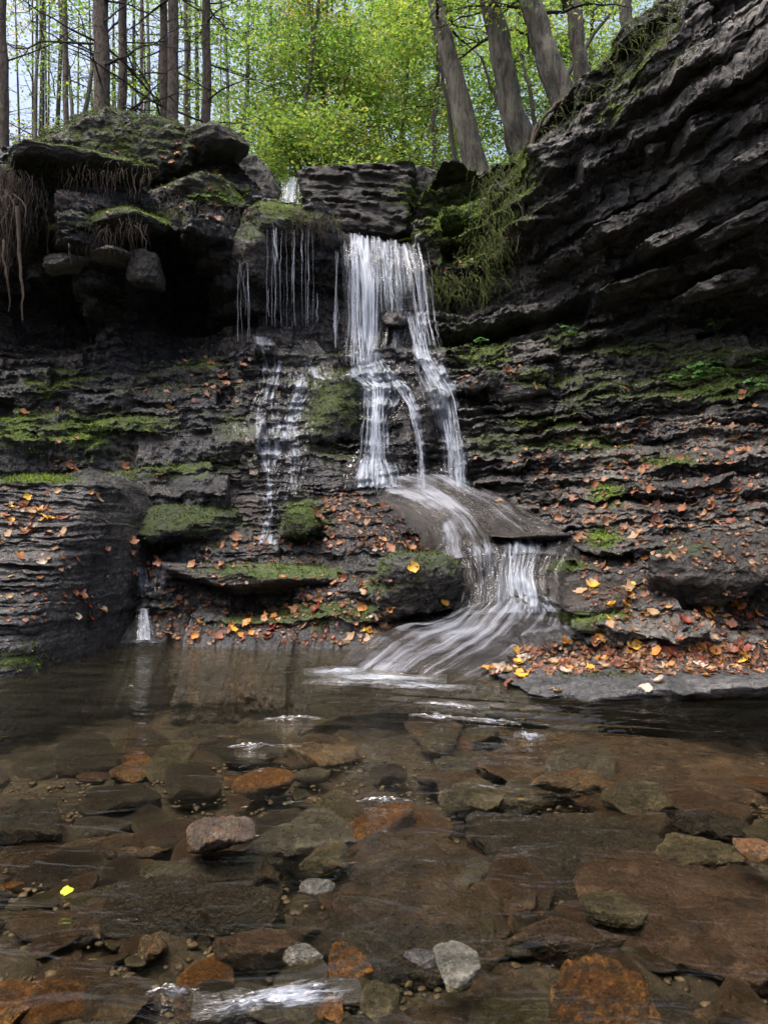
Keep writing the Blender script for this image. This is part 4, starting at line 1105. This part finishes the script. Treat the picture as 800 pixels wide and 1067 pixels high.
# ------------------------------------------------------------------ water
def water_sheet(name, rows, nu, nv, mat, snap=False, off=.03, disp=.02, dens=None, fu=30, seed=1, edge=True, kind='structure', brk=.15, colm=.25, edw=.3):
    Pt, UV, L = sheet_pts(rows, nu, nv)
    Pt = Pt.copy()
    if name == 'chute_water': Pt[..., 2] += lumps(Pt)
    if name == 'sliding_water': Pt[..., 2] += .6 * lumps(Pt) + bulge(Pt, nu, 0)
    if snap:
        D = np.zeros(Pt.shape[:2])
        for i in range(0, nv):
            for j in range(0, nu):
                p = Pt[i, j]; px = CX + p[0] / p[1] * F; py = CY - (p[2] - HC) / p[1] * F
                h, nr, ob = hit(px, py)
                D[i, j] = h[1] if h is not None else p[1]
        Draw = D.copy(); D = np.minimum(D, Pt[..., 1] + .35); D = np.maximum(D, Pt[..., 1] - .6)
        for _ in range(3):
            D2 = D.copy(); D2[1:-1] = np.minimum(D[1:-1], (D[:-2] + D[2:]) / 2 + .01); D = D2
            D[:, 1:-1] = .25 * D[:, :-2] + .5 * D[:, 1:-1] + .25 * D[:, 2:]
        D = np.minimum(D, Draw)
        for _ in range(2): D[1:-1, 1:-1] = np.minimum(D[1:-1, 1:-1], (D[:-2, 1:-1] + D[2:, 1:-1] + D[1:-1, :-2] + D[1:-1, 2:]) / 4 + .004)
        s = (D - off) / Pt[..., 1]
        Pt = np.stack([Pt[..., 0] * s, Pt[..., 1] * s, HC + (Pt[..., 2] - HC) * s], -1)
    u, v = UV[..., 0], UV[..., 1]
    nz = fbm(u * fu, v * 4, seed, 3, .5, seed)
    Pt[..., 1] -= disp * nz; Pt[..., 2] += disp * .5 * nz
    W_ = np.linalg.norm(Pt[:, -1] - Pt[:, 0], axis=1).mean()
    UVm = np.stack([u * W_, v * L], -1)
    d = np.full(u.shape, .5) if dens is None else dens(u, v)
    br = brk * (fbm(u * 3.2, v * L * 2.2, seed, 4, .6, seed + 7)) + colm * vn(u * max(3, W_ * 22), v * 1.2, seed, seed + 5)
    d = d + br
    if edge:
        ed = edw + .14 * fbm(v * L * 5, seed * 3.3, 0, 3)
        d = d - 1.2 * (1 - sstep(0, 1, u / np.maximum(ed, .03))) - 1.2 * (1 - sstep(0, 1, (1 - u) / np.maximum(ed, .03)))
    o = np_mesh(name, Pt.reshape(-1, 3), grid_faces(nv, nu, True), mat, uv=UVm.reshape(-1, 2), attrs={'dens': d})
    tag(o, kind=kind); return o

def flow_strands(name, paths, seed=1):
    """each path: list of (px,py,Y,halfwidth px), number of strands, radius"""
    g = np.random.default_rng(seed); mb = MB()
    for (pts, n, r) in paths:
        A = np.array([P(a, b, c) for a, b, c, w in pts]); Wd = np.array([w / F * c for a, b, c, w in pts])
        m = 26; q = np.linspace(0, len(A) - 1, m)
        for i in range(n):
            lat = np.clip(g.normal() * .5, -1.3, 1.3); t0, t1 = (0, 1) if g.random() < .5 else sorted(g.uniform(0, 1, 2))
            if t1 - t0 < .25: t1 = min(1, t0 + .3)
            qq = (t0 + (t1 - t0) * np.linspace(0, 1, m)) * (len(A) - 1)
            C_ = np.stack([np.interp(qq, np.arange(len(A)), A[:, k]) for k in range(3)], 1)
            w_ = np.interp(qq, np.arange(len(A)), Wd)
            C_[:, 0] += lat * w_ + .006 * np.cumsum(g.normal(size=m)) * .4
            C_[:, 1] += g.uniform(-.05, .03)
            prof = np.sin(np.linspace(.15, 3.0, m)) ** .5
            mb.tube(C_, r * g.uniform(.4, 1.5) * prof, 4)
    o = mb.build(name, M_strand); tag(o, kind='structure'); return o

# main waterfall
water_sheet('waterfall', [((354, 241, 8.0), (442, 258, 7.95)), ((355, 262, 7.72), (446, 280, 7.7)), ((357, 300, 7.6), (450, 310, 7.6)), ((357, 340, 7.55), (448, 340, 7.6)), ((357, 375, 7.4), (440, 372, 7.5))],
            90, 120, M_fall, disp=.03, colm=.5, dens=lambda u, v: .54 + .35 * np.exp(-((u - .28) / .1) ** 2) - .35 * sstep(.35, .5, u) * (1 - sstep(.8, .9, u)) * sstep(.35, .6, v) - .12 * sstep(.1, .0, u), seed=2)
water_sheet('waterfall', [((352, 366, 7.42), (408, 368, 7.42)), ((350, 392, 7.2), (430, 394, 7.2)), ((370, 402, 7.0), (432, 404, 7.0)), ((374, 440, 6.8), (412, 440, 6.8)), ((372, 470, 6.75), (412, 470, 6.75)), ((358, 484, 6.68), (428, 484, 6.68)), ((352, 508, 6.6), (438, 508, 6.6))],
            60, 110, M_fall, disp=.02, dens=lambda u, v: .74 + 0 * u, seed=3, snap=True, off=.04)
water_sheet('waterfall', [((414, 325, 7.6), (452, 325, 7.6)), ((418, 360, 7.4), (456, 360, 7.4)), ((426, 388, 7.25), (468, 382, 7.25)), ((440, 420, 7.0), (484, 414, 7.0)), ((450, 460, 6.8), (490, 460, 6.8)), ((456, 508, 6.6), (496, 508, 6.6))],
            40, 110, M_fall, disp=.02, dens=lambda u, v: .66 + 0 * u, seed=4, snap=True, off=.04)
water_sheet('waterfall', [((398, 392, 7.2), (418, 392, 7.2)), ((410, 402, 7.0), (432, 402, 7.0)), ((424, 430, 6.9), (442, 430, 6.9)), ((432, 470, 6.7), (446, 470, 6.7)), ((432, 508, 6.6), (446, 508, 6.6))],
            30, 90, M_fall, disp=.015, dens=lambda u, v: .55 + 0 * u, seed=5, snap=True, off=.04)
flow_strands('waterfall', [
    ([(366, 244, 7.85, 8), (369, 280, 7.6, 8), (370, 340, 7.5, 9), (372, 380, 7.3, 14)], 44, .006),
    ([(388, 246, 7.85, 8), (388, 300, 7.55, 8), (388, 350, 7.5, 7), (384, 385, 7.25, 12)], 26, .0055),
    ([(404, 250, 7.85, 10), (404, 290, 7.6, 10), (406, 325, 7.5, 12)], 24, .005),
    ([(428, 254, 7.85, 12), (434, 280, 7.6, 11), (440, 330, 7.5, 9), (446, 360, 7.3, 10)], 36, .005),
    ([(430, 330, 7.4, 8), (440, 372, 7.15, 8), (462, 410, 6.9, 10), (472, 460, 6.65, 9), (476, 506, 6.5, 9)], 36, .005),
    ([(392, 400, 6.9, 10), (391, 440, 6.7, 9), (391, 478, 6.65, 12), (390, 504, 6.5, 24)], 50, .006),
    ([(412, 396, 6.95, 8), (430, 425, 6.75, 6), (438, 470, 6.6, 4), (438, 506, 6.5, 5)], 12, .005)], 2)
# left thin falls
flow_strands('thin_falls', [([(254, 272, 7.25, 7), (254, 300, 7.2, 7), (254, 356, 7.15, 7)], 9, .004), ([(312, 240, 7.25, 36), (312, 290, 7.2, 36), (312, 340, 7.2, 36)], 18, .003),
                            ([(352, 262, 7.5, 5), (352, 330, 7.4, 5), (352, 362, 7.3, 5)], 6, .006), ([(283, 224, 7.25, 4), (285, 245, 7.2, 5), (288, 290, 7.15, 6)], 6, .005)], 6)
for k, (rw, de) in enumerate([
    ([((256, 350, 7.3), (290, 352, 7.3)), ((266, 372, 7.2), (300, 370, 7.2)), ((270, 400, 7.0), (294, 398, 7.0)), ((260, 425, 6.9), (290, 424, 6.9)), ((254, 446, 6.8), (300, 444, 6.8)), ((262, 470, 6.6), (298, 470, 6.6)), ((272, 500, 6.5), (290, 500, 6.5))], .42),
    ([((300, 384, 7.1), (334, 380, 7.1)), ((300, 400, 7.0), (338, 396, 7.0)), ((294, 425, 6.9), (322, 424, 6.9)), ((284, 455, 6.7), (322, 455, 6.7)), ((296, 480, 6.6), (318, 480, 6.6)), ((300, 510, 6.5), (314, 510, 6.5))], .42),
    ([((276, 355, 7.3), (330, 355, 7.3)), ((288, 372, 7.2), (345, 376, 7.2)), ((300, 392, 7.1), (350, 396, 7.1))], .28),
    ([((240, 440, 6.8), (330, 440, 6.8)), ((246, 470, 6.6), (326, 466, 6.6)), ((262, 500, 6.5), (318, 496, 6.5)), ((268, 524, 6.3), (306, 520, 6.3))], .26),
    ([((276, 500, 6.3), (292, 500, 6.3)), ((277, 535, 6.1), (292, 533, 6.1)), ((266, 554, 5.95), (304, 556, 5.95)), ((252, 566, 5.9), (318, 568, 5.9))], .48)]):
    water_sheet('trickle', rw, 60, 110, M_trick, snap=True, off=.03, dens=lambda u, v, de=de: de + .1 + 0 * u, seed=20 + k, disp=.012, brk=.45, colm=.15)
# upper fall
water_sheet('upper_fall', [((296, 184, 9.3), (316, 184, 9.3)), ((294, 190, 8.9), (316, 190, 8.9)), ((292, 204, 8.75), (314, 204, 8.75)), ((290, 222, 8.6), (313, 222, 8.6))], 40, 40, M_fall, dens=lambda u, v: .65 + 0 * u, seed=12, disp=.015)
# slide below the main fall
water_sheet('sliding_water', SL_ROWS, 140, 110, M_chute, edw=.08, brk=.5, colm=.35, dens=lambda u, v: .44 + .35 * np.exp(-((u - .15) / .2) ** 2) - .10 * np.exp(-((u - .7) / .2) ** 2) + .3 * (1 - sstep(0, .25, v)), seed=13, disp=.008)
water_sheet('lower_cascade', CH_ROWS[:5], 120, 90, M_fall, dens=lambda u, v: .34 + .38 * np.exp(-((u - .62) / .16) ** 2) * sstep(.3, .6, v) + .14 * np.exp(-((u - .15) / .15) ** 2), seed=14, disp=.025, snap=True, off=.03)
water_sheet('chute_water', CH_ROWS[3:9], 200, 140, M_chute, edw=.1, brk=.55, colm=.4, dens=lambda u, v: .40 + .16 * (1 - u) + .35 * np.exp(-((u - .6) / .2) ** 2) * (1 - sstep(0, .35, v)) + .12 * (1 - u), seed=15, disp=.008, fu=30)
# tiny falls by the layered boulder
water_sheet('small_fall', [((134, 592, 5.75), (178, 590, 5.75)), ((136, 602, 5.55), (180, 600, 5.55)), ((134, 622, 5.45), (180, 620, 5.45))], 50, 40, M_fall, dens=lambda u, v: .5 + 0 * u, seed=16, disp=.02, snap=True, off=.04)
water_sheet('small_fall', [((143, 634, 5.35), (155, 634, 5.35)), ((142, 650, 5.22), (158, 650, 5.22)), ((140, 667, 5.15), (161, 667, 5.15))], 24, 40, M_fall, dens=lambda u, v: .6 + 0 * u, seed=17, disp=.01)

# pool
gx, gy = np.meshgrid(np.linspace(-6, 6, 400), np.linspace(-3, 6.2, 400))
wv = .004 * fbm(gx * 1.6 + gy * .8, gy * 4.2 - gx * 1.0, 0, 3, .5, 4)
wv += .018 * np.exp(-(((gx - .9) * .55 + (gy - 3.4)) / .35) ** 2) * np.exp(-((gx - .6) / .8) ** 2) * np.sin(((gy - 3.6) + .28 * (gx - .3)) * 42)
wv += .002 * fbm(gx * 5, gy * 10, 0, 3, .5, 9)
o = np_mesh('pool_water', np.stack([gx, gy, wv], -1).reshape(-1, 3), grid_faces(*gx.shape), M_pool); tag(o, kind='structure')

def foam(name, cx, cy, w, h, ang, d, seed):  # lays froth patches, and pale streaks that paint glints on ripples
    x, y, _ = Pz(cx, cy, .01); rx = w / 2 / F * y; ry = h / 2 * y * y / F / HC
    u, v = np.meshgrid(np.linspace(-1, 1, 50), np.linspace(-1, 1, 30))
    X = x + u * rx * math.cos(ang) - v * ry * math.sin(ang); Y_ = y + u * rx * math.sin(ang) + v * ry * math.cos(ang)
    Z = .014 + .012 * fbm(u * 2 + seed, v * 5, 0, 3, .5, seed) * (1 - u ** 2)
    dd = d - .9 * np.clip(np.hypot(u, v * (1 + .3 * np.sin(u * 5 + seed))), 0, 1.4) ** 2
    o = np_mesh(name, np.stack([X, Y_, Z], -1).reshape(-1, 3), grid_faces(30, 50), M_foam_glint, uv=np.stack([u * rx * 1, v * ry * 3], -1).reshape(-1, 2), attrs={'dens': dd}); tag(o, kind='stuff')
foam('foam', 400, 706, 130, 9, -.12, 1.05, 1)
foam('foam', 352, 700, 70, 7, .1, 1.0, 2)
foam('foam', 440, 716, 110, 6, -.16, .85, 12)
foam('foam', 375, 712, 120, 5, -.05, .75, 13)
foam('foam', 290, 1042, 175, 26, .16, .95, 3)
foam('foam', 250, 1052, 90, 12, .3, .75, 14)
foam('foam', 180, 1036, 54, 6, .1, .7, 4)
foam('foam', 470, 736, 80, 3, -.3, .7, 15)  # pale strip painting a glint on the diagonal ripples
foam('foam', 508, 752, 70, 3, -.35, .7, 16)  # second ripple glint, a highlight laid on as a pale streak
foam('foam', 552, 768, 34, 7, -.3, .8, 17)  # short pale patch standing in for a ripple's highlight
foam('foam', 455, 748, 60, 2.5, -.3, .65, 18)  # thin painted glint along the same ripples
foam('foam', 152, 668, 34, 4, 0, .9, 7)
foam('foam', 262, 779, 50, 2.5, .12, .5, 5)
foam('foam', 305, 750, 60, 2.5, .05, .45, 6)
foam('foam', 400, 836, 60, 2.5, 0, .45, 10)
foam('foam', 420, 712, 90, 5, -.1, .7, 11)

# ------------------------------------------------------------------ trees
def polyl(pts, m, wob, g):
    pp = np.array(pts, float); q = np.linspace(0, len(pp) - 1, m)
    out = np.stack([np.interp(q, np.arange(len(pp)), pp[:, i]) for i in range(3)], 1)
    n = g.normal(size=(m, 3)) * wob; n[0] = 0
    return out + np.cumsum(n, 0) * .6

def leafcloud(mb_, C_, size, g, flat=.6):
    n = len(C_)
    nr = g.normal(size=(n, 3)) * flat + np.array([0, -.25, .8]); nr /= np.linalg.norm(nr, axis=1)[:, None]
    t = g.normal(size=(n, 3)); t -= (t * nr).sum(1)[:, None] * nr; t /= np.linalg.norm(t, axis=1)[:, None]
    b = np.cross(nr, t); s = size * g.uniform(.6, 1.3, (n, 1))
    V = np.stack([C_ - t * s * .5, C_ + b * s * .3 + nr * s * .06, C_ + t * s * .5, C_ - b * s * .3 + nr * s * .06], 1).reshape(-1, 3)
    mb_.add(V, np.arange(4 * n).reshape(-1, 4))

def side_branches(mb_, path, r, n, ln, g, t0=.2, up=.3, droop=.2, gen=2, tips=None):
    m = len(path)
    for i in range(n):
        t = g.uniform(t0, .98); j = int(t * (m - 1)); a = g.uniform(0, 6.28)
        L = ln * g.uniform(.4, 1) * (1.1 - .5 * t)
        d = np.array([math.cos(a), math.sin(a) * .8, up * g.uniform(.2, 1.6)]); d /= np.linalg.norm(d)
        q = np.linspace(0, 1, 8)[:, None]
        b = path[j] + d * L * q + np.array([0, 0, -droop]) * L * q ** 2 + np.cumsum(g.normal(size=(8, 3)) * .02 * L, 0)
        rr = r * (1 - .75 * t) * g.uniform(.25, .45)
        mb_.tube(b, np.maximum(rr * np.linspace(1, .2, 8), .004), 4)
        if tips is not None: tips.append(b[2:])
        if gen > 1: side_branches(mb_, b, max(rr * 1.6, .008), 5, L * .5, g, .25, .15, droop, gen - 1, tips)

def broadleaf(base, top, r, label, mat_leaf, seed, nleaf=9000, size=.075, ln=2.6, nb=16, bark=None, zmin=None, group='leafy trees behind the falls', t0=.15, spread=.22):
    g = np.random.default_rng(seed)
    path = polyl([base, top], 16, .05, g); b0 = path[0].copy()
    root = empty('broadleaf_tree', tuple(b0)); tag(root, label, 'tree', group)
    mt = MB(); mt.tube(path, r * np.linspace(1, .35, 16), 9, .10, seed)
    tips = []
    np_mesh('trunk', np.concatenate(mt.V) - b0, np.concatenate(mt.F), bark or M_bark, parent=root)
    for _ in range(nb):
        ml_ = MB(); side_branches(ml_, path, r, 1, ln, g, t0, .45, .35, 2, tips)
        np_mesh('branch', np.concatenate(ml_.V) - b0, np.concatenate(ml_.F), bark or M_twig, parent=root)
    T = np.concatenate(tips); ncl = max(40, nleaf // 34)
    cc = T[g.integers(len(T), size=ncl)] + g.normal(size=(ncl, 3)) * np.array([spread, spread, spread * .4])
    C_ = cc[g.integers(ncl, size=nleaf)] + g.normal(size=(nleaf, 3)) * np.array([.19, .19, .05])
    mc = MB(); leafcloud(mc, C_, size, g)
    np_mesh('crown', np.concatenate(mc.V) - b0, np.concatenate(mc.F), mat_leaf, parent=root, smooth=False)
    return root

def gz_at(x, y):
    l, _, _o = drop(x, y, 30)
    return l[2] if l is not None else 4.0

def pine(px, base_py, Y, w, lean, label, seed, nbr=14, ln=1.6, hi=11.0, sprays=1500):
    g = np.random.default_rng(seed)
    x = (px - CX) / F * Y; zb = min(gz_at(x, Y), HC + (CY - base_py) / F * Y)
    r = w / 2 / F * Y
    zt = HC + CY / F * Y + hi * .35
    path = polyl([(x, Y, zb - .1), (x + lean * (zt - zb), Y, zt)], 26, .012, g)
    root = empty('pine_tree', tuple(path[0])); tag(root, label, 'tree', 'conifers above the mossy mound'); b0 = path[0].copy()
    mt = MB(); rad = r * np.linspace(1.1, .72, 26); rad[0] *= 1.25
    mt.tube(path, rad, 14, .06, seed)
    np_mesh('trunk', np.concatenate(mt.V) - b0, np.concatenate(mt.F), M_pine, parent=root)
    tw = []
    for i in range(int(nbr * 1.6)):
        mb_ = MB(); t = g.uniform(.08, .95); j = int(t * 25); a = g.choice([0, math.pi]) + g.normal() * .8
        L = ln * g.uniform(.35, 1.1)
        d = np.array([math.cos(a), math.sin(a), g.uniform(-.35, .35)]); q = np.linspace(0, 1, 10)[:, None]
        b = path[j] + d * L * q + np.array([0, 0, .22 * L]) * q ** 2 * g.uniform(-1, 1.2) + np.cumsum(g.normal(size=(10, 3)) * .025 * L, 0) * q
        rr = g.uniform(.010, .022) * (.6 + r * 4)
        mb_.tube(b, rr * np.linspace(1, .2, 10), 5)
        for k in range(g.integers(2, 6)):
            jj = g.integers(3, 9); a2 = a + g.choice([-1, 1]) * g.uniform(.4, 1.1); L2 = L * g.uniform(.15, .4)
            d2 = np.array([math.cos(a2), math.sin(a2) * .7, g.uniform(-.5, .5)])
            b2 = b[jj] + d2 * L2 * np.linspace(0, 1, 5)[:, None] + g.normal(size=(5, 3)) * .01
            mb_.tube(b2, rr * .45 * np.linspace(1, .3, 5), 4)
        np_mesh('branch', np.concatenate(mb_.V) - b0, np.concatenate(mb_.F), M_twig, parent=root)
        if t > .55: tw.append(b[4:])
    if sprays and tw:
        T = np.concatenate(tw); idx = g.integers(len(T), size=sprays); mc = MB()
        leafcloud(mc, T[idx] + g.normal(size=(sprays, 3)) * np.array([.3, .3, .08]), .05, g, .4)
        np_mesh('crown', np.concatenate(mc.V) - b0, np.concatenate(mc.F), M_far, parent=root, smooth=False)
    return root

pine(3, 165, 8.6, 13, 0, 'dark conifer trunk cut by the left edge', 1, 12)
pine(107, 132, 9.0, 16, .005, 'thickest rough brown conifer trunk rising from the mossy mound', 2, 20)
pine(126, 132, 9.6, 9, .004, 'slender conifer close to the right of the thickest trunk', 3, 12)
pine(179, 140, 9.4, 11, .004, 'right hand conifer of the touching twin pair', 4, 12)
pine(171, 140, 9.6, 8, .002, 'thinner left hand conifer of the touching twin pair', 5, 8)
pine(213, 148, 9.8, 9, .010, 'lone slim conifer to the right of the twin pair', 6, 18)
pine(71, 140, 13, 6, 0, 'thin greyish conifer halfway between left edge trunk and thickest trunk', 7, 10, 1.8)
pine(194, 150, 14, 5, 0, 'very thin pole conifer seen between twin pair and lone slim one', 8, 10, 1.5)
pine(145, 140, 18, 4, .01, 'distant pale thin conifer between thickest trunk and twin pair', 9, 8, 2)

def lean_tree(pts, w0, w1, label, seed, nb=9):
    g = np.random.default_rng(seed)
    A = [P(*c) for c in pts]
    path = polyl(A, 30, .012, g); b0 = path[0].copy()
    Ys = path[:, 1]; rad = np.linspace(w0, w1, 30) / 2 / F * Ys
    rad[:4] *= np.array([1.25, 1.12, 1.05, 1.0])
    root = empty('leaning_tree', tuple(b0)); tag(root, label, 'tree', 'trunks leaning over the mossy bank')
    mt = MB(); mt.tube(path, rad, 22, .16, seed)
    for k in range(5):
        a = k * 1.3 + seed; q = np.linspace(0, 1, 8)[:, None]
        d = np.array([math.cos(a), -abs(math.sin(a)) * .8, 0]); rt = path[1] + d * .5 * q + np.array([0, 0, -.5]) * q ** 1.5
        mt.tube(rt, rad[0] * .35 * np.linspace(1, .2, 8), 6, .2, k)
    np_mesh('trunk', np.concatenate(mt.V) - b0, np.concatenate(mt.F), M_bark, parent=root)
    tips = []
    for _ in range(nb):
        ml_ = MB(); side_branches(ml_, path, rad[0] * .7, 1, 1.8, g, .6, .4, .3, 2, tips)
        np_mesh('branch', np.concatenate(ml_.V) - b0, np.concatenate(ml_.F), M_twig, parent=root)
    T = np.concatenate(tips); n = 1100; cc = T[g.integers(len(T), size=60)]; C_ = cc[g.integers(60, size=n)] + g.normal(size=(n, 3)) * np.array([.16, .16, .05])
    mc = MB(); leafcloud(mc, C_, .05, g)
    np_mesh('crown', np.concatenate(mc.V) - b0, np.concatenate(mc.F), M_lime, parent=root, smooth=False)
lean_tree([(498, 192, 9.0), (484, 130, 9.0), (466, 60, 9.05), (455, 20, 9.1), (440, -60, 9.2)], 24, 13, 'leftmost leaning trunk with dark furrowed bark on the bank', 21)
lean_tree([(556, 175, 8.6), (536, 120, 8.6), (520, 60, 8.6), (508, 0, 8.6), (495, -70, 8.7)], 26, 16, 'second leaning trunk from the left, curving up from the bank edge', 22)
lean_tree([(596, 118, 8.1), (578, 75, 8.1), (565, 35, 8.1), (553, -5, 8.1), (540, -70, 8.2)], 29, 18, 'third leaning trunk, thick at its base above the overhang', 23)
lean_tree([(608, 95, 9.0), (603, 60, 9.0), (597, 20, 9.0), (592, -10, 9.0), (586, -70, 9.0)], 16, 14, 'straighter trunk right behind the third leaning one', 24)
lean_tree([(655, 60, 9.6), (651, 20, 9.6), (649, -10, 9.6), (645, -60, 9.6)], 13, 12, 'slim trunk peeping over the top of the cliff', 25, 6)
for k, (a, b, lab) in enumerate([((478, 190, 9.6), (448, 30, 9.8), 'thin sapling stem left of the leaning trunks'), ((532, 160, 9.8), (500, 60, 10), 'thin stem between the first two leaning trunks'),
                                 ((560, 140, 9.7), (538, 50, 9.9), 'thin stem behind the second leaning trunk'), ((590, 80, 10.5), (640, 0, 10.6), 'thin stem slanting the other way behind the cliff top')]):
    g = np.random.default_rng(60 + k); path = polyl([P(*a), P(*b)], 14, .02, g)
    mb = MB(); mb.tube(path, .035 * np.linspace(1, .5, 14), 7, .1, k)
    side_branches(mb, path, .03, 6, .8, g, .3)
    tag(mb.build('sapling', M_twig, loc=tuple(path[0])), lab, 'tree', 'thin saplings on the bank')

BT = [  # base px,Y ; top px,py ; leaf material ; label
    (300, 12.0, 330, -60, M_lime, 'arching yellow green tree straight above the small upper fall', 15000, 2.6),
    (365, 12.5, 330, -80, M_green, 'green tree with several arching limbs behind the square block', 15000, 2.6),
    (400, 13.5, 430, -60, M_lime, 'lime leaved tree behind the right end of the square block', 15000, 2.6),
    (250, 13.0, 262, -60, M_green, 'green tree right of the lone slim conifer', 9000, 2.3),
    (440, 12.0, 470, -80, M_lime, 'bright tree filling the gap left of the leaning trunks', 14000, 2.4),
    (530, 14.0, 540, -60, M_green, 'green tree seen between the leaning trunks', 13000, 2.8),
    (600, 14.0, 630, -60, M_lime, 'yellow green tree above the cliff top', 13000, 2.8),
    (340, 18.0, 350, -60, M_gold, 'golden tree glowing high in the middle distance', 9000, 3.2),
    (470, 19.0, 480, -40, M_green, 'tall green tree farther back behind the bank', 14000, 3.6),
    (290, 20.0, 280, -40, M_far, 'dull green tree far behind the upper fall', 10000, 3.4),
    (400, 21.0, 390, -40, M_green, 'far green tree in the middle of the wood', 14000, 3.8),
    (560, 20.0, 570, -40, M_lime, 'far lime tree behind the leaning trunks', 12000, 3.8),
    (30, 17.0, 45, -40, M_gold, 'thin golden tree at the far left', 2200, 2.6),
    (95, 18.0, 60, -60, M_far, 'sparse grey green tree leaning behind the left conifers', 2600, 2.8),
    (160, 19.0, 150, -60, M_green, 'sparse green tree behind the twin conifers', 3600, 2.8),
    (235, 19.0, 240, -60, M_far, 'sparse dull tree behind the lone slim conifer', 3600, 2.8),
    (60, 12.5, 100, -40, M_green, 'slender slanting tree between left edge trunk and thickest conifer', 1500, 1.8)]
for k, (bx, Y, tx, ty, mt_, lab, nl_, ln_) in enumerate(BT):
    x = (bx - CX) / F * Y; z = gz_at(x, Y)
    top = P(tx, ty, Y + .5)
    broadleaf((x, Y, z), top, .03 + .0022 * Y, lab, mt_, 300 + k, nl_, .046 + .0018 * Y, ln_, 20 if nl_ > 5000 else 12, t0=.12, spread=.25)

# far off wood that reads as one mass
g = np.random.default_rng(90); mb = MB(); mf = MB()
for i in range(44):
    x = g.uniform(-24, 14) if i % 3 else g.uniform(-22, -6); y = g.uniform(22, 40); z0 = 4.4 + .03 * y
    path = np.array([[x, y, z0], [x + g.normal() * .5, y, z0 + 22]]); mb.tube(path, [g.uniform(.05, .12), .03], 5)
    side_branches(mb, np.linspace(path[0], path[1], 12), .12, 14, 3.2, g, .15, .2, .1, 2)
for i in range(420):
    px = g.uniform(-60, 860); dens = .35 if px < 225 else 1.0
    if g.random() > dens: continue
    py = g.uniform(-40, 250) if px > 225 else g.uniform(-20, 250); y = g.uniform(22, 40)
    c = np.array(P(px, py, y)); n = 260
    leafcloud(mf, c + g.normal(size=(n, 3)) * np.array([1.3, 1.0, .5]), .13, g)
tag(mb.build('far_wood_trunks', M_twig), kind='stuff')
tag(np_mesh('far_wood_foliage', np.concatenate(mf.V), np.concatenate(mf.F), M_far, smooth=False), kind='stuff')
